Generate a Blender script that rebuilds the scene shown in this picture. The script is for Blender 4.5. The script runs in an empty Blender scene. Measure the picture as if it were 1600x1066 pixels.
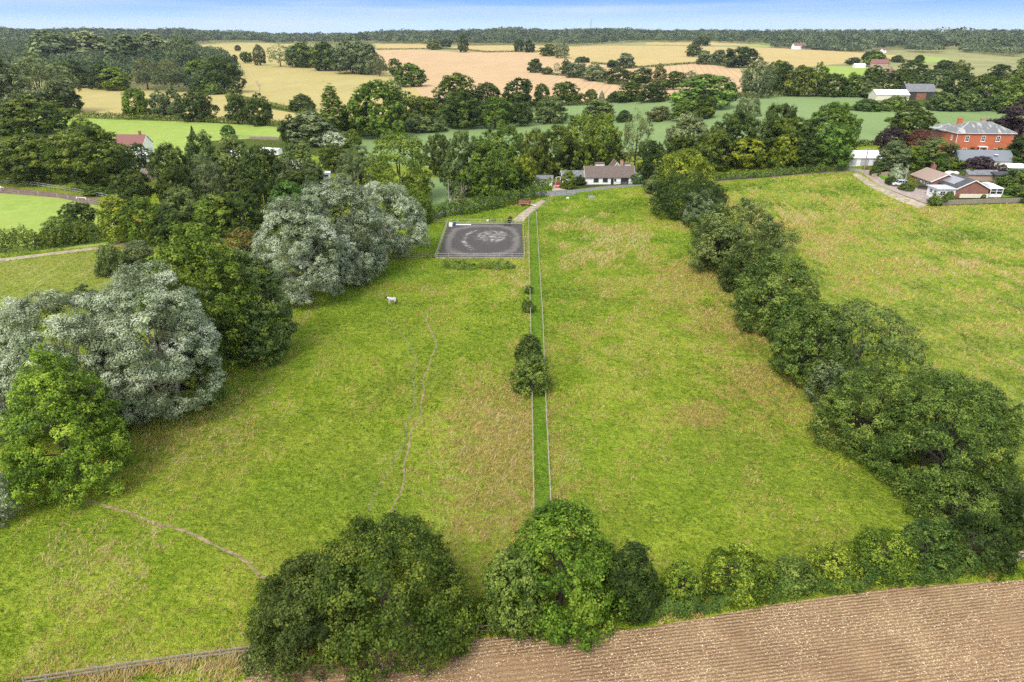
import bpy, bmesh, math, random
import numpy as np
from mathutils import Vector, Matrix
from mathutils.geometry import delaunay_2d_cdt
random.seed(7); RNG = np.random.default_rng(11)
R = math.radians
SC = bpy.context.scene; COL = SC.collection
# ---------------------------------------------------------------- camera
CAMH = 48.0; PITCH = R(24.27); F = 1067.0
cam = bpy.data.cameras.new('camera'); cam.sensor_width = 36; cam.lens = 24
cam.clip_end = 30000; cam.clip_start = 0.5
co = bpy.data.objects.new('camera', cam); COL.objects.link(co)
co.location = (0, 0, CAMH); co.rotation_euler = (math.pi/2 - PITCH, 0, 0)
SC.camera = co
# ---------------------------------------------------------------- light
SUN_EL, SUN_AZ = R(52), R(212)          # azimuth clockwise from +Y (north): sun behind the camera, to the left
w = bpy.data.worlds.new("World"); SC.world = w; w.use_nodes = True
nt = w.node_tree; nt.nodes.clear()
sky = nt.nodes.new('ShaderNodeTexSky'); sky.sky_type = 'NISHITA'; sky.sun_disc = False
sky.sun_elevation = SUN_EL; sky.sun_rotation = SUN_AZ; sky.altitude = 50
sky.air_density = 1.0; sky.dust_density = 1.2; sky.ozone_density = 1.5
bg = nt.nodes.new('ShaderNodeBackground'); bg.inputs[1].default_value = 0.135
out = nt.nodes.new('ShaderNodeOutputWorld')
# thin streaks of cloud low in the sky
tc = nt.nodes.new('ShaderNodeTexCoord'); mp = nt.nodes.new('ShaderNodeMapping')
mp.inputs['Scale'].default_value = (1.2, 1.2, 26)
nz = nt.nodes.new('ShaderNodeTexNoise'); nz.inputs['Scale'].default_value = 2.2; nz.inputs['Detail'].default_value = 5
cr = nt.nodes.new('ShaderNodeMapRange'); cr.inputs[1].default_value = .42; cr.inputs[2].default_value = .64
mx = nt.nodes.new('ShaderNodeMix'); mx.data_type = 'RGBA'
mul = nt.nodes.new('ShaderNodeMath'); mul.operation = 'MULTIPLY'; mul.inputs[1].default_value = .7
mx.inputs[7].default_value = (2.1, 2.55, 2.95, 1)
L = nt.links.new
L(tc.outputs['Generated'], mp.inputs[0]); L(mp.outputs[0], nz.inputs[0]); L(nz.outputs[0], cr.inputs[0])
L(cr.outputs[0], mul.inputs[0]); L(mul.outputs[0], mx.inputs[0]); # the lowest few degrees of the sky: pale at the horizon, clear blue above it
sz = nt.nodes.new('ShaderNodeSeparateXYZ'); L(tc.outputs['Generated'], sz.inputs[0])
grad = nt.nodes.new('ShaderNodeValToRGB'); e_ = grad.color_ramp.elements
SKYK = 1.0
e_[0].position = 0.0; e_[0].color = (.60*SKYK, .80*SKYK, 1.0*SKYK, 1); e_[1].position = 1.0; e_[1].color = (.12*SKYK, .26*SKYK, .62*SKYK, 1)
for p_, c_ in ((.012, (.54, .76, 1.0)), (.04, (.21, .45, .93)), (.12, (.22, .43, .85))):
    q_ = grad.color_ramp.elements.new(p_); q_.color = (*[k*SKYK for k in c_], 1)
L(sz.outputs[2], grad.inputs[0])
gm = nt.nodes.new('ShaderNodeMix'); gm.data_type = 'RGBA'; gm.blend_type = 'MULTIPLY'; gm.inputs[0].default_value = 1; L(grad.outputs[0], gm.inputs[6])
gm.inputs[7].default_value = (3.4, 3.4, 3.4, 1)
bl = nt.nodes.new('ShaderNodeMapRange'); bl.inputs[1].default_value = .06; bl.inputs[2].default_value = .3; L(sz.outputs[2], bl.inputs[0])
# unseen broken cloud added over the rest of the dome, whitening the ambient light
n3 = nt.nodes.new('ShaderNodeTexNoise'); n3.inputs['Scale'].default_value = 1.6; n3.inputs['Detail'].default_value = 5; L(tc.outputs['Generated'], n3.inputs[0])
m3 = nt.nodes.new('ShaderNodeMapRange'); m3.inputs[1].default_value = .34; m3.inputs[2].default_value = .6; m3.inputs[4].default_value = .85; L(n3.outputs[0], m3.inputs[0])
cl = nt.nodes.new('ShaderNodeMix'); cl.data_type = 'RGBA'; L(m3.outputs[0], cl.inputs[0]); L(sky.outputs[0], cl.inputs[6]); cl.inputs[7].default_value = (7.6, 7.5, 7.2, 1)
fin = nt.nodes.new('ShaderNodeMix'); fin.data_type = 'RGBA'; L(bl.outputs[0], fin.inputs[0]); L(gm.outputs[2], mx.inputs[6]); L(mx.outputs[2], fin.inputs[6]); L(cl.outputs[2], fin.inputs[7])
L(fin.outputs[2], bg.inputs[0]); L(bg.outputs[0], out.inputs[0])
sun = bpy.data.lights.new('sun', 'SUN'); sun.energy = 1.5; sun.angle = R(22); sun.color = (1, .93, .80)
so = bpy.data.objects.new('sun', sun); COL.objects.link(so)
_sd = Vector((math.sin(SUN_AZ)*math.cos(SUN_EL), math.cos(SUN_AZ)*math.cos(SUN_EL), math.sin(SUN_EL)))
so.rotation_euler = _sd.to_track_quat('Z', 'Y').to_euler(); so.location = (-60, -60, 150)
SC.view_settings.view_transform = 'Standard'; SC.view_settings.look = 'None'
SC.view_settings.gamma = 1; SC.view_settings.exposure = 1.27
SC.render.engine = 'CYCLES'
SC.cycles.max_bounces = 4; SC.cycles.diffuse_bounces = 2; SC.cycles.glossy_bounces = 2
SC.cycles.transmission_bounces = 2; SC.cycles.volume_bounces = 0; SC.cycles.transparent_max_bounces = 4
SC.cycles.use_denoising = False; SC.cycles.denoiser = 'OPENIMAGEDENOISE'; SC.cycles.denoising_input_passes = 'RGB_ALBEDO_NORMAL'; SC.cycles.denoising_prefilter = 'ACCURATE'
SC.cycles.use_adaptive_sampling = True; SC.cycles.adaptive_threshold = 0.006

# ---------------------------------------------------------------- terrain height and pixel -> place
def sstep(t):
    t = np.clip(t, 0, 1); return t*t*(3-2*t)
_fr = np.array([0, 300, 500, 800, 1200, 1800, 2600, 3400, 5000, 12000.])
_fh = np.array([0, 0, 0.5, 4, 11, 22, 41, 33, 30, 34.])
def height(x, y):
    x = np.asarray(x, float); y = np.asarray(y, float)
    r = np.hypot(x, y)
    px = 800 + 1067*x/np.maximum(np.abs(y)*0.91, 30)
    k = np.interp(px, [-300, 0, 300, 390, 430, 500, 560, 680, 1000, 1400, 1600, 2000],
                  [1., 1.04, 1.05, .82, .66, .66, .86, 1., 1.02, .98, .86, .9])
    k = 1 + (k-1)*sstep((r-1200)/1200)
    h = np.interp(r, _fr, _fh)*k
    h = h + 9*sstep((y-150)/110)*sstep((x-35)/100)*(1-sstep((r-330)/700))
    u = sstep((r-380)/500)
    h = h + u*2.6*np.sin(x/150+1.1)*np.sin(y/210+.4) + u*1.6*np.sin(x/77+2)*np.cos(y/120)
    u2 = sstep((r-2300)/1500)*np.clip(r/4000, 0, 1.6)
    h = h + u2*5*np.sin(x/610+.7)*np.sin(y/900) + sstep((r-2000)/500)*3.0*np.sin(x/230+1)*np.cos(y/410)
    return h
def ray(px, py):
    vx = (px-800)/F; vy = (533-py)/F
    c, s = math.cos(PITCH), math.sin(PITCH)
    return Vector((vx, c + vy*s, -s + vy*c))
def at(px, py, lift=0.0):
    """the place on the ground seen at a photo pixel"""
    d = ray(px, py); d.normalize()
    t = np.concatenate([np.arange(20, 700, .6), np.arange(700, 3000, 3), np.arange(3000, 9000, 20)])
    X, Y, Z = d.x*t, d.y*t, CAMH + d.z*t
    hh = height(X, Y); below = np.nonzero(Z < hh)[0]
    if len(below) == 0: i = len(t)-1; return Vector((X[i], Y[i], hh[i]+lift))
    i = below[0]; j = max(i-1, 0)
    a = Z[j]-hh[j]; b = hh[i]-Z[i]; f = a/(a+b+1e-9)
    x = X[j]+(X[i]-X[j])*f; y = Y[j]+(Y[i]-Y[j])*f
    return Vector((x, y, float(height(x, y))+lift))
def gz(x, y): return float(height(x, y))
def metres(px, p):
    """size in metres of px photo pixels at place p"""
    depth = p.y*math.cos(PITCH) + (CAMH-p.z)*math.sin(PITCH)
    return px*depth/F

# ---------------------------------------------------------------- object helpers
def tag(o, label=None, cat=None, group=None, kind=None):
    if label: o['label'] = label
    if cat: o['category'] = cat
    if group: o['group'] = group
    if kind: o['kind'] = kind
    return o
def empty(name, loc, rz=0.0):
    o = bpy.data.objects.new(name, None); COL.objects.link(o)
    o.location = loc; o.rotation_euler = (0, 0, rz); o.empty_display_size = .5
    return o
def mesh_np(name, V, faces_n, idx, mat=None, smooth=False):
    """V (n,3); faces all with faces_n corners; idx flat"""
    me = bpy.data.meshes.new(name)
    V = np.ascontiguousarray(V, dtype=np.float32); idx = np.ascontiguousarray(idx, dtype=np.int32)
    nf = len(idx)//faces_n
    me.vertices.add(len(V)); me.vertices.foreach_set('co', V.ravel())
    me.loops.add(len(idx)); me.loops.foreach_set('vertex_index', idx)
    me.polygons.add(nf); me.polygons.foreach_set('loop_start', np.arange(nf, dtype=np.int32)*faces_n)
    try: me.polygons.foreach_set('loop_total', np.full(nf, faces_n, dtype=np.int32))
    except Exception: pass
    if mat: me.materials.append(mat)
    me.update(calc_edges=True)
    if smooth: me.polygons.foreach_set('use_smooth', np.ones(nf, dtype=bool))
    return me
def link(name, me, parent=None):
    o = bpy.data.objects.new(name, me); COL.objects.link(o)
    if parent: o.parent = parent
    return o
class MB:
    """collects boxes, prisms, tubes and builds them as ONE mesh"""
    def __init__(s): s.v = []; s.f = []
    def poly(s, pts, faces):
        b = len(s.v); s.v += [tuple(p) for p in pts]; s.f += [tuple(b+i for i in f) for f in faces]; return s
    def box(s, c, d, rz=0.0):
        x, y, z = [k/2 for k in d]; cs, sn = math.cos(rz), math.sin(rz)
        P = [(c[0]+a*cs-b*sn, c[1]+a*sn+b*cs, c[2]+e) for e in (-z, z) for a, b in ((-x, -y), (x, -y), (x, y), (-x, y))]
        return s.poly(P, [(3, 2, 1, 0), (4, 5, 6, 7), (0, 1, 5, 4), (1, 2, 6, 5), (2, 3, 7, 6), (3, 0, 4, 7)])
    def beam(s, a, b, w, h=None):
        a, b = Vector(a), Vector(b); h = h or w; d = (b-a).normalized()
        up = Vector((0, 0, 1)) if abs(d.z) < .95 else Vector((1, 0, 0))
        r = d.cross(up).normalized(); u = r.cross(d)
        P = [p + r*i*w/2 + u*j*h/2 for p in (a, b) for i, j in ((-1, -1), (1, -1), (1, 1), (-1, 1))]
        return s.poly(P, [(3, 2, 1, 0), (4, 5, 6, 7), (0, 1, 5, 4), (1, 2, 6, 5), (2, 3, 7, 6), (3, 0, 4, 7)])
    def tube(s, pts, rads, n=8, caps=True):
        rings = []
        for i, p in enumerate(pts):
            p = Vector(p); q0 = Vector(pts[max(i-1, 0)]); q1 = Vector(pts[min(i+1, len(pts)-1)])
            d = (q1-q0).normalized(); up = Vector((0, 0, 1)) if abs(d.z) < .9 else Vector((1, 0, 0))
            r = d.cross(up).normalized(); u = r.cross(d)
            rings.append([p + (r*math.cos(t)+u*math.sin(t))*rads[i] for t in [2*math.pi*k/n for k in range(n)]])
        P = [q for rg in rings for q in rg]; Fc = []
        for i in range(len(pts)-1):
            for k in range(n):
                k2 = (k+1) % n; Fc.append((i*n+k, i*n+k2, (i+1)*n+k2, (i+1)*n+k))
        if caps: Fc += [tuple(range(n))[::-1], tuple((len(pts)-1)*n+k for k in range(n))]
        return s.poly(P, Fc)
    def lathe(s, c, prof, n=20):
        P = [(c[0]+r*math.cos(2*math.pi*k/n), c[1]+r*math.sin(2*math.pi*k/n), c[2]+z) for r, z in prof for k in range(n)]
        Fc = [(i*n+k, i*n+(k+1) % n, (i+1)*n+(k+1) % n, (i+1)*n+k) for i in range(len(prof)-1) for k in range(n)]
        Fc += [tuple(range(n))[::-1], tuple((len(prof)-1)*n+k for k in range(n))]
        return s.poly(P, Fc)
    def prism(s, outline, y0, y1):
        """outline in (x,z), extruded along y"""
        n = len(outline); P = [(x, y0, z) for x, z in outline]+[(x, y1, z) for x, z in outline]
        return s.poly(P, [tuple(range(n)), tuple(range(2*n-1, n-1, -1))]+[((i+1) % n, i, n+i, n+(i+1) % n) for i in range(n)])
    def prismx(s, outline, x0, x1):
        n = len(outline); P = [(x0, y, z) for y, z in outline]+[(x1, y, z) for y, z in outline]
        return s.poly(P, [tuple(range(n))[::-1], tuple(range(n, 2*n))]+[(i, (i+1) % n, n+(i+1) % n, n+i) for i in range(n)])
    def build(s, name, mat, parent=None, bevel=0.0, smooth=False, loc=None, rz=0):
        me = bpy.data.meshes.new(name); me.from_pydata(s.v, [], s.f); me.materials.append(mat)
        bm = bmesh.new(); bm.from_mesh(me); bmesh.ops.recalc_face_normals(bm, faces=bm.faces)
        if bevel: bmesh.ops.bevel(bm, geom=bm.edges[:], offset=bevel, segments=2, affect='EDGES')
        bm.to_mesh(me); bm.free()
        if smooth: me.polygons.foreach_set('use_smooth', np.ones(len(me.polygons), dtype=bool))
        o = link(name, me, parent)
        if loc is not None: o.location = loc; o.rotation_euler = (0, 0, rz)
        return o
# ---------------------------------------------------------------- materials
class NG:
    """small helper for writing node graphs"""
    def __init__(s, name, rough=.9, spec=.2):
        s.m = bpy.data.materials.new(name); s.m.use_nodes = True; s.nt = s.m.node_tree
        s.b = s.nt.nodes['Principled BSDF']; s.b.inputs['Roughness'].default_value = rough
        s.b.inputs['Specular IOR Level'].default_value = spec
        s.out = s.nt.nodes['Material Output']
        s.tc = None
    def n(s, t, **k):
        nd = s.nt.nodes.new(t)
        for a, v in k.items(): setattr(nd, a, v)
        return nd
    def l(s, a, b): s.nt.links.new(a, b)
    def put(s, sock, v):
        if hasattr(v, 'links'): s.l(v, sock)
        elif isinstance(v, tuple) and len(v) == 3 and sock.type == 'RGBA': sock.default_value = (*v, 1)
        else: sock.default_value = v
    def obj(s, scale=None, rot=None):
        if s.tc is None: s.tc = s.n('ShaderNodeTexCoord')
        if scale is None and rot is None: return s.tc.outputs['Object']
        m = s.n('ShaderNodeMapping'); s.l(s.tc.outputs['Object'], m.inputs[0])
        if scale: m.inputs['Scale'].default_value = scale
        if rot: m.inputs['Rotation'].default_value = rot
        return m.outputs[0]
    def noise(s, scale, detail=3, rough=.55, co=None, dist=0.0, color=False):
        nd = s.n('ShaderNodeTexNoise'); s.l(co or s.obj(), nd.inputs['Vector'])
        nd.inputs['Scale'].default_value = scale; nd.inputs['Detail'].default_value = detail
        nd.inputs['Roughness'].default_value = rough; nd.inputs['Distortion'].default_value = dist
        return nd.outputs[1 if color else 0]
    def voro(s, scale, co=None, out=0, feature='F1'):
        nd = s.n('ShaderNodeTexVoronoi', feature=feature); s.l(co or s.obj(), nd.inputs['Vector'])
        nd.inputs['Scale'].default_value = scale; return nd.outputs[out]
    def rng(s, v, a, b, c=0.0, d=1.0, smooth=False):
        nd = s.n('ShaderNodeMapRange'); s.l(v, nd.inputs[0])
        if smooth: nd.interpolation_type = 'SMOOTHSTEP'
        for i, k in enumerate((a, b, c, d)): nd.inputs[i+1].default_value = k
        return nd.outputs[0]
    def mix(s, f, a, b, mode='MIX'):
        nd = s.n('ShaderNodeMix', data_type='RGBA', blend_type=mode)
        s.put(nd.inputs[0], f); s.put(nd.inputs[6], a); s.put(nd.inputs[7], b); return nd.outputs[2]
    def math(s, op, a, b=0.0, clamp=False):
        nd = s.n('ShaderNodeMath', operation=op, use_clamp=clamp); s.put(nd.inputs[0], a); s.put(nd.inputs[1], b); return nd.outputs[0]
    def attr(s, name, which='Fac'):
        nd = s.n('ShaderNodeAttribute', attribute_name=name); return nd.outputs[which]
    def bump(s, h, strength=.5, dist=.1):
        nd = s.n('ShaderNodeBump'); nd.inputs['Strength'].default_value = strength; nd.inputs['Distance'].default_value = dist
        s.l(h, nd.inputs['Height']); s.l(nd.outputs[0], s.b.inputs['Normal'])
    def col(s, v): s.put(s.b.inputs['Base Color'], v); return s

def plain(name, c, rough=.7, var=.12, scale=3.0, spec=.3, metal=0.0):
    g = NG(name, rough, spec); g.b.inputs['Metallic'].default_value = metal
    f = g.noise(scale, 4); d = tuple(k*(1-var*2) for k in c); e = tuple(min(1, k*(1+var)) for k in c)
    g.col(g.mix(g.rng(f, .3, .7), d, e)); return g.m

def grass_graph(g, base=(.215, .305, .018), light=(.41, .475, .05), dark=(.07, .13, .010), straw=(.52, .42, .18),
                brown=(.36, .22, .08), lushc=(.12, .26, .014), dry_bias=0.0, streak=0.0, fine=True, olive=(.25, .28, .035)):
    """meadow colour driven by noise and by the dry / brown / lush wear masks of the field"""
    big = g.noise(.045, 4, .6, dist=.6); med = g.noise(.16, 5, .7, dist=.5); sm = g.noise(2.2, 3, .7)
    stretched = g.noise(.5, 5, .7, co=g.obj((1, .45, 1), (0, 0, .5)), dist=.4)
    c = g.mix(g.rng(med, .40, .60), base, light)
    c = g.mix(g.math('MULTIPLY', g.rng(big, .46, .60), .8), c, olive)
    c = g.mix(g.math('MULTIPLY', g.rng(stretched, .52, .66), .85), c, light)
    c = g.mix(g.math('MULTIPLY', g.rng(g.noise(.8, 5, .75, dist=.8), .54, .68), .8), c, dark)
    lush = g.attr('lush'); c = g.mix(g.math('MULTIPLY', lush, g.rng(med, .35, .55, .35, 1.0)), c, lushc)
    dn = g.math('ADD', g.attr('dry'), dry_bias)
    thr = g.math('SUBTRACT', g.math('ADD', g.math('MULTIPLY', stretched, .5), g.math('ADD', g.math('MULTIPLY', sm, .25), g.math('MULTIPLY', med, .25))), g.math('SUBTRACT', .60, g.math('MULTIPLY', dn, .11)))
    c = g.mix(g.math('MULTIPLY', g.rng(thr, 0, .06), .8), c, straw)
    bn = g.math('ADD', g.math('MULTIPLY', g.attr('brown'), 1.5), .02)
    thr2 = g.math('SUBTRACT', g.math('ADD', g.math('MULTIPLY', g.noise(.42, 5, .7, dist=.5), .7), g.math('MULTIPLY', sm, .3)), g.math('SUBTRACT', .62, g.math('MULTIPLY', bn, .17)))
    c = g.mix(g.math('MULTIPLY', g.rng(thr2, 0, .07), .7), c, brown)
    if streak:
        st = g.noise(.9, 4, .6, co=g.obj((1, .12, 1), (0, 0, streak)))
        c = g.mix(g.math('MULTIPLY', g.rng(st, .5, .66), .6), c, straw)
    if fine:
        c = g.mix(g.rng(sm, .35, .7, .0, .35), c, dark)
        c = g.mix(g.rng(g.noise(7, 2, .8), .5, .75, 0, .5), c, light)
        h = g.math('ADD', g.math('MULTIPLY', sm, 1.0), g.math('MULTIPLY', g.noise(6, 3, .7), .5))
        c = g.mix(g.math('MULTIPLY', g.rng(g.noise(1.5, 4, .8, co=g.obj((1, .6, 1), (0, 0, .8))), .50, .62), .65), c, dark)
        c = g.mix(g.math('MULTIPLY', g.rng(g.noise(1.2, 4, .8, co=g.obj((.6, 1.3, 1), (0, 0, .3))), .52, .64), .6), c, light)
        h = g.math('ADD', h, g.math('MULTIPLY', g.noise(.9, 4, .7), 2.2))
        g.bump(h, 1.0, .8)
    return c
def grass_mat(name, **k):
    g = NG(name, .95, .05); g.col(grass_graph(g, **k)); return g.m
def crop_mat(name, a, b, c, rowscale=0.0, rot=0.0, tram=None, bumpd=.3):
    g = NG(name, .95, .05)
    x = g.mix(g.rng(g.noise(.012, 4, .6, dist=.5), .35, .65), a, b)
    x = g.mix(g.math('MULTIPLY', g.rng(g.noise(.05, 5, .65, co=g.obj((1, .25, 1), (0, 0, rot))), .45, .72), .7), x, c)
    if rowscale:
        w_ = g.n('ShaderNodeTexWave'); w_.inputs['Scale'].default_value = rowscale; w_.inputs['Distortion'].default_value = 2.5
        w_.inputs['Detail'].default_value = 3; g.l(g.obj(None, (0, 0, rot)), w_.inputs['Vector'])
        x = g.mix(g.rng(w_.outputs[1], .2, .9, 0, .35), x, c)
    if tram:
        w2 = g.n('ShaderNodeTexWave'); w2.inputs['Scale'].default_value = tram; w2.inputs['Distortion'].default_value = .6
        g.l(g.obj(None, (0, 0, rot)), w2.inputs['Vector']); x = g.mix(g.rng(w2.outputs[1], .955, 1, 0, .75), x, tuple(k*.45 for k in a))
    n2 = g.noise(.6, 4, .75); x = g.mix(g.rng(n2, .4, .75, 0, .45), x, tuple(k*.62 for k in a))
    g.col(x); g.bump(n2, .8, bumpd); return g.m

def leaf_mat(name, dark, mid, light, trans=.38, rough=.6, hue=.025, spec=.12):
    g = NG(name, rough, spec)
    t = g.attr('tint')
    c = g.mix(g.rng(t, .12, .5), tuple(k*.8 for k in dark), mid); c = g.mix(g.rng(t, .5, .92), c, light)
    oi = g.n('ShaderNodeObjectInfo'); hs = g.n('ShaderNodeHueSaturation')
    g.l(g.rng(oi.outputs['Random'], 0, 1, .5-hue*.6, .5+hue*.6), hs.inputs['Hue'])
    g.l(g.rng(oi.outputs['Random'], 0, 1, 1.22, .8), hs.inputs['Value']); g.l(c, hs.inputs['Color'])
    g.col(hs.outputs[0])
    if trans:
        tr = g.n('ShaderNodeBsdfTranslucent'); ms = g.n('ShaderNodeMixShader'); ms.inputs[0].default_value = trans
        g.l(g.mix(.5, hs.outputs[0], (.14, .2, .02)), tr.inputs[0]); g.l(g.b.outputs[0], ms.inputs[1]); g.l(tr.outputs[0], ms.inputs[2])
        g.l(ms.outputs[0], g.out.inputs[0])
    return g.m
LEAF = {
 'oak':   leaf_mat('oak_leaves', (0.041, 0.069, 0.011), (0.091, 0.135, 0.018), (0.228, 0.262, 0.034)),
 'dark':  leaf_mat('dark_leaves', (0.028, 0.050, 0.011), (0.061, 0.097, 0.018), (0.138, 0.179, 0.033)),
 'green': leaf_mat('green_leaves', (0.062, 0.110, 0.014), (0.138, 0.214, 0.025), (0.290, 0.359, 0.048)),
 'bright':leaf_mat('bright_leaves', (.05, .11, .014), (.115, .225, .032), (.25, .37, .07)),
 'maple': leaf_mat('maple_leaves', (0.050, 0.105, 0.011), (0.127, 0.226, 0.020), (0.297, 0.396, 0.044)),
 'ash':   leaf_mat('ash_leaves', (0.062, 0.118, 0.013), (0.174, 0.286, 0.025), (0.381, 0.493, 0.050), hue=.004),
 'lime':  leaf_mat('lime_leaves', (0.084, 0.132, 0.012), (0.228, 0.282, 0.022), (0.444, 0.468, 0.048)),
 'grey':  leaf_mat('grey_green_leaves', (0.080, 0.113, 0.039), (0.186, 0.228, 0.090), (0.345, 0.400, 0.179)),
 'silver':leaf_mat('silver_willow_leaves', (.13, .165, .075), (.29, .345, .20), (.52, .57, .42), trans=.2, rough=.7, hue=.010, spec=.05),
 'pale':  leaf_mat('pale_leaves', (.16, .18, .11), (.33, .36, .24), (.5, .53, .40), trans=.15),
 'olive': leaf_mat('olive_leaves', (0.054, 0.085, 0.027), (0.126, 0.180, 0.048), (0.252, 0.310, 0.085)),
 'brown': leaf_mat('brownish_leaves', (.075, .082, .028), (.175, .18, .062), (.31, .31, .11)),
 'rust':  leaf_mat('rusty_leaves', (.10, .075, .02), (.24, .17, .04), (.38, .28, .08)),
 'purple':leaf_mat('purple_leaves', (.020, .012, .014), (.046, .026, .030), (.085, .05, .055), trans=.1),
 'red':   leaf_mat('red_leaves', (.055, .022, .015), (.13, .05, .03), (.22, .09, .055), trans=.1),
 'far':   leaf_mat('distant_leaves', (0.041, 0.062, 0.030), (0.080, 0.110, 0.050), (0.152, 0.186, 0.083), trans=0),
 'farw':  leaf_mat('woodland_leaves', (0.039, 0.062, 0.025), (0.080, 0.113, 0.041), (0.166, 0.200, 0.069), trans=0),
 'hedge': leaf_mat('hedge_leaves', (0.044, 0.086, 0.017), (0.113, 0.179, 0.030), (0.248, 0.324, 0.062)),
 'haw':   leaf_mat('hawthorn_leaves', (0.054, 0.102, 0.012), (0.156, 0.234, 0.022), (0.408, 0.480, 0.054), hue=.02),
}
BARK = plain('bark', (.085, .072, .052), .9, .3, 6)
BARKP = plain('pale_bark', (.38, .34, .28), .9, .2, 6)
DEADW = plain('dead_wood', (.36, .31, .25), .9, .2, 6)
M = {}
M['white'] = plain('white_render', (.74, .74, .72), .6, .05)
M['cream'] = plain('cream_render', (.62, .58, .44), .7, .05)
M['whitemetal'] = plain('white_sheet', (.72, .74, .76), .4, .05)
M['glass'] = plain('dark_glass', (.03, .035, .04), .08, .1, spec=.6)
M['black'] = plain('black_paint', (.02, .02, .022), .6)
M['wood'] = plain('weathered_wood', (.27, .23, .18), .9, .25, 5)
M['woodlight'] = plain('sawn_wood', (.42, .37, .29), .9, .2, 5)
M['pole'] = plain('pole_wood', (.26, .24, .22), .9, .2, 3)
M['slate'] = plain('slate', (.16, .165, .17), .6, .2, 1.2)
M['dkslate'] = plain('dark_roofing', (.055, .055, .062), .6, .2, 1)
M['lead'] = plain('ridge_lead', (.42, .42, .41), .6)
M['panel'] = plain('solar_panel_glass', (.22, .22, .24), .3)
M['metalgrey'] = plain('galvanised', (.4, .41, .42), .45, .1, metal=.4)
M['redpaint'] = plain('red_car_paint', (.42, .012, .02), .25, .03, spec=.6)
M['silverpaint'] = plain('silver_car_paint', (.6, .62, .63), .28, .02, spec=.6)
M['rubber'] = plain('rubber', (.02, .02, .02), .8)
M['blue'] = plain('blue_plastic', (.03, .06, .2), .4)
M['yellow'] = plain('yellow_plastic', (.75, .5, .03), .4)
M['rust'] = plain('rusty_metal', (.26, .12, .07), .85, .35, 3)
M['orange'] = plain('orange_paint', (.5, .2, .08), .7)
M['terra'] = plain('terracotta', (.42, .19, .11), .8, .2)
M['barnwood'] = plain('black_weatherboard', (.05, .045, .045), .85, .2)
M['coatw'] = plain('white_coat', (.66, .62, .6), .9, .1, 8)
M['coatb'] = plain('black_coat', (.02, .018, .018), .8)
M['rug'] = plain('pale_horse_rug', (.42, .38, .41), .9, .05)
M['tarp'] = plain('dark_tarpaulin', (.03, .05, .045), .7)
def brick(name, a, b, mortar=(.42, .38, .33)):
    g = NG(name, .85, .2); t = g.n('ShaderNodeTexBrick')
    co_ = g.n('ShaderNodeMapping'); co_.inputs['Rotation'].default_value = (R(90), 0, 0); g.l(g.obj(), co_.inputs[0])
    sx = g.n('ShaderNodeSeparateXYZ'); g.l(g.obj(), sx.inputs[0]); cx = g.n('ShaderNodeCombineXYZ')
    g.l(g.math('ADD', sx.outputs[0], sx.outputs[1]), cx.inputs[0]); g.l(sx.outputs[2], cx.inputs[1])
    g.l(cx.outputs[0], t.inputs['Vector']); t.inputs['Scale'].default_value = 1
    t.inputs['Brick Width'].default_value = .225; t.inputs['Row Height'].default_value = .075; t.inputs['Mortar Size'].default_value = .008
    g.put(t.inputs['Color1'], a); g.put(t.inputs['Color2'], b); g.put(t.inputs['Mortar'], mortar)
    g.col(g.mix(g.rng(g.noise(.8, 4), .3, .7, 0, .35), t.outputs[0], tuple(k*.6 for k in a))); return g.m
M['brick'] = brick('orange_red_brick', (.50, .135, .06), (.40, .10, .05), (.48, .2, .11))
M['brick2'] = brick('dull_red_brick', (.20, .075, .052), (.25, .10, .07), (.3, .2, .16))
M['brick3'] = brick('garden_wall_brick', (.40, .27, .19), (.33, .2, .14))
def tiles(name, a, b, course=.28, streaks=None):
    g = NG(name, .85, .15); s_ = g.n('ShaderNodeSeparateXYZ'); g.l(g.obj(), s_.inputs[0])
    wv = g.math('FRACT', g.math('DIVIDE', s_.outputs[2], course*.6), 0)
    c = g.mix(g.rng(g.noise(2.5, 4, .75), .35, .65), a, b)
    c = g.mix(g.rng(wv, 0, .25, .45, 0), c, tuple(k*.35 for k in a))
    if streaks: c = g.mix(g.math('MULTIPLY', g.rng(g.noise(.7, 5, .7, co=g.obj((1, .3, .3))), .5, .62), .8), c, streaks)
    g.col(c); g.bump(wv, .5, .03); return g.m
M['tile'] = tiles('mossy_brown_tiles', (.10, .078, .068), (.17, .135, .115))
M['tilepink'] = tiles('pinkish_concrete_tiles', (.27, .20, .16), (.33, .25, .20))
M['tilered'] = tiles('old_red_tiles', (.24, .11, .095), (.17, .085, .08))
M['slatestreak'] = tiles('lichened_slate', (.13, .135, .14), (.19, .195, .195), streaks=(.42, .42, .39))
M['slateblue'] = tiles('blue_grey_slate', (.17, .185, .21), (.2, .215, .235))
g = NG('black_arena_rubber', .9, .1)
M['arena'] = g.m
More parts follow.
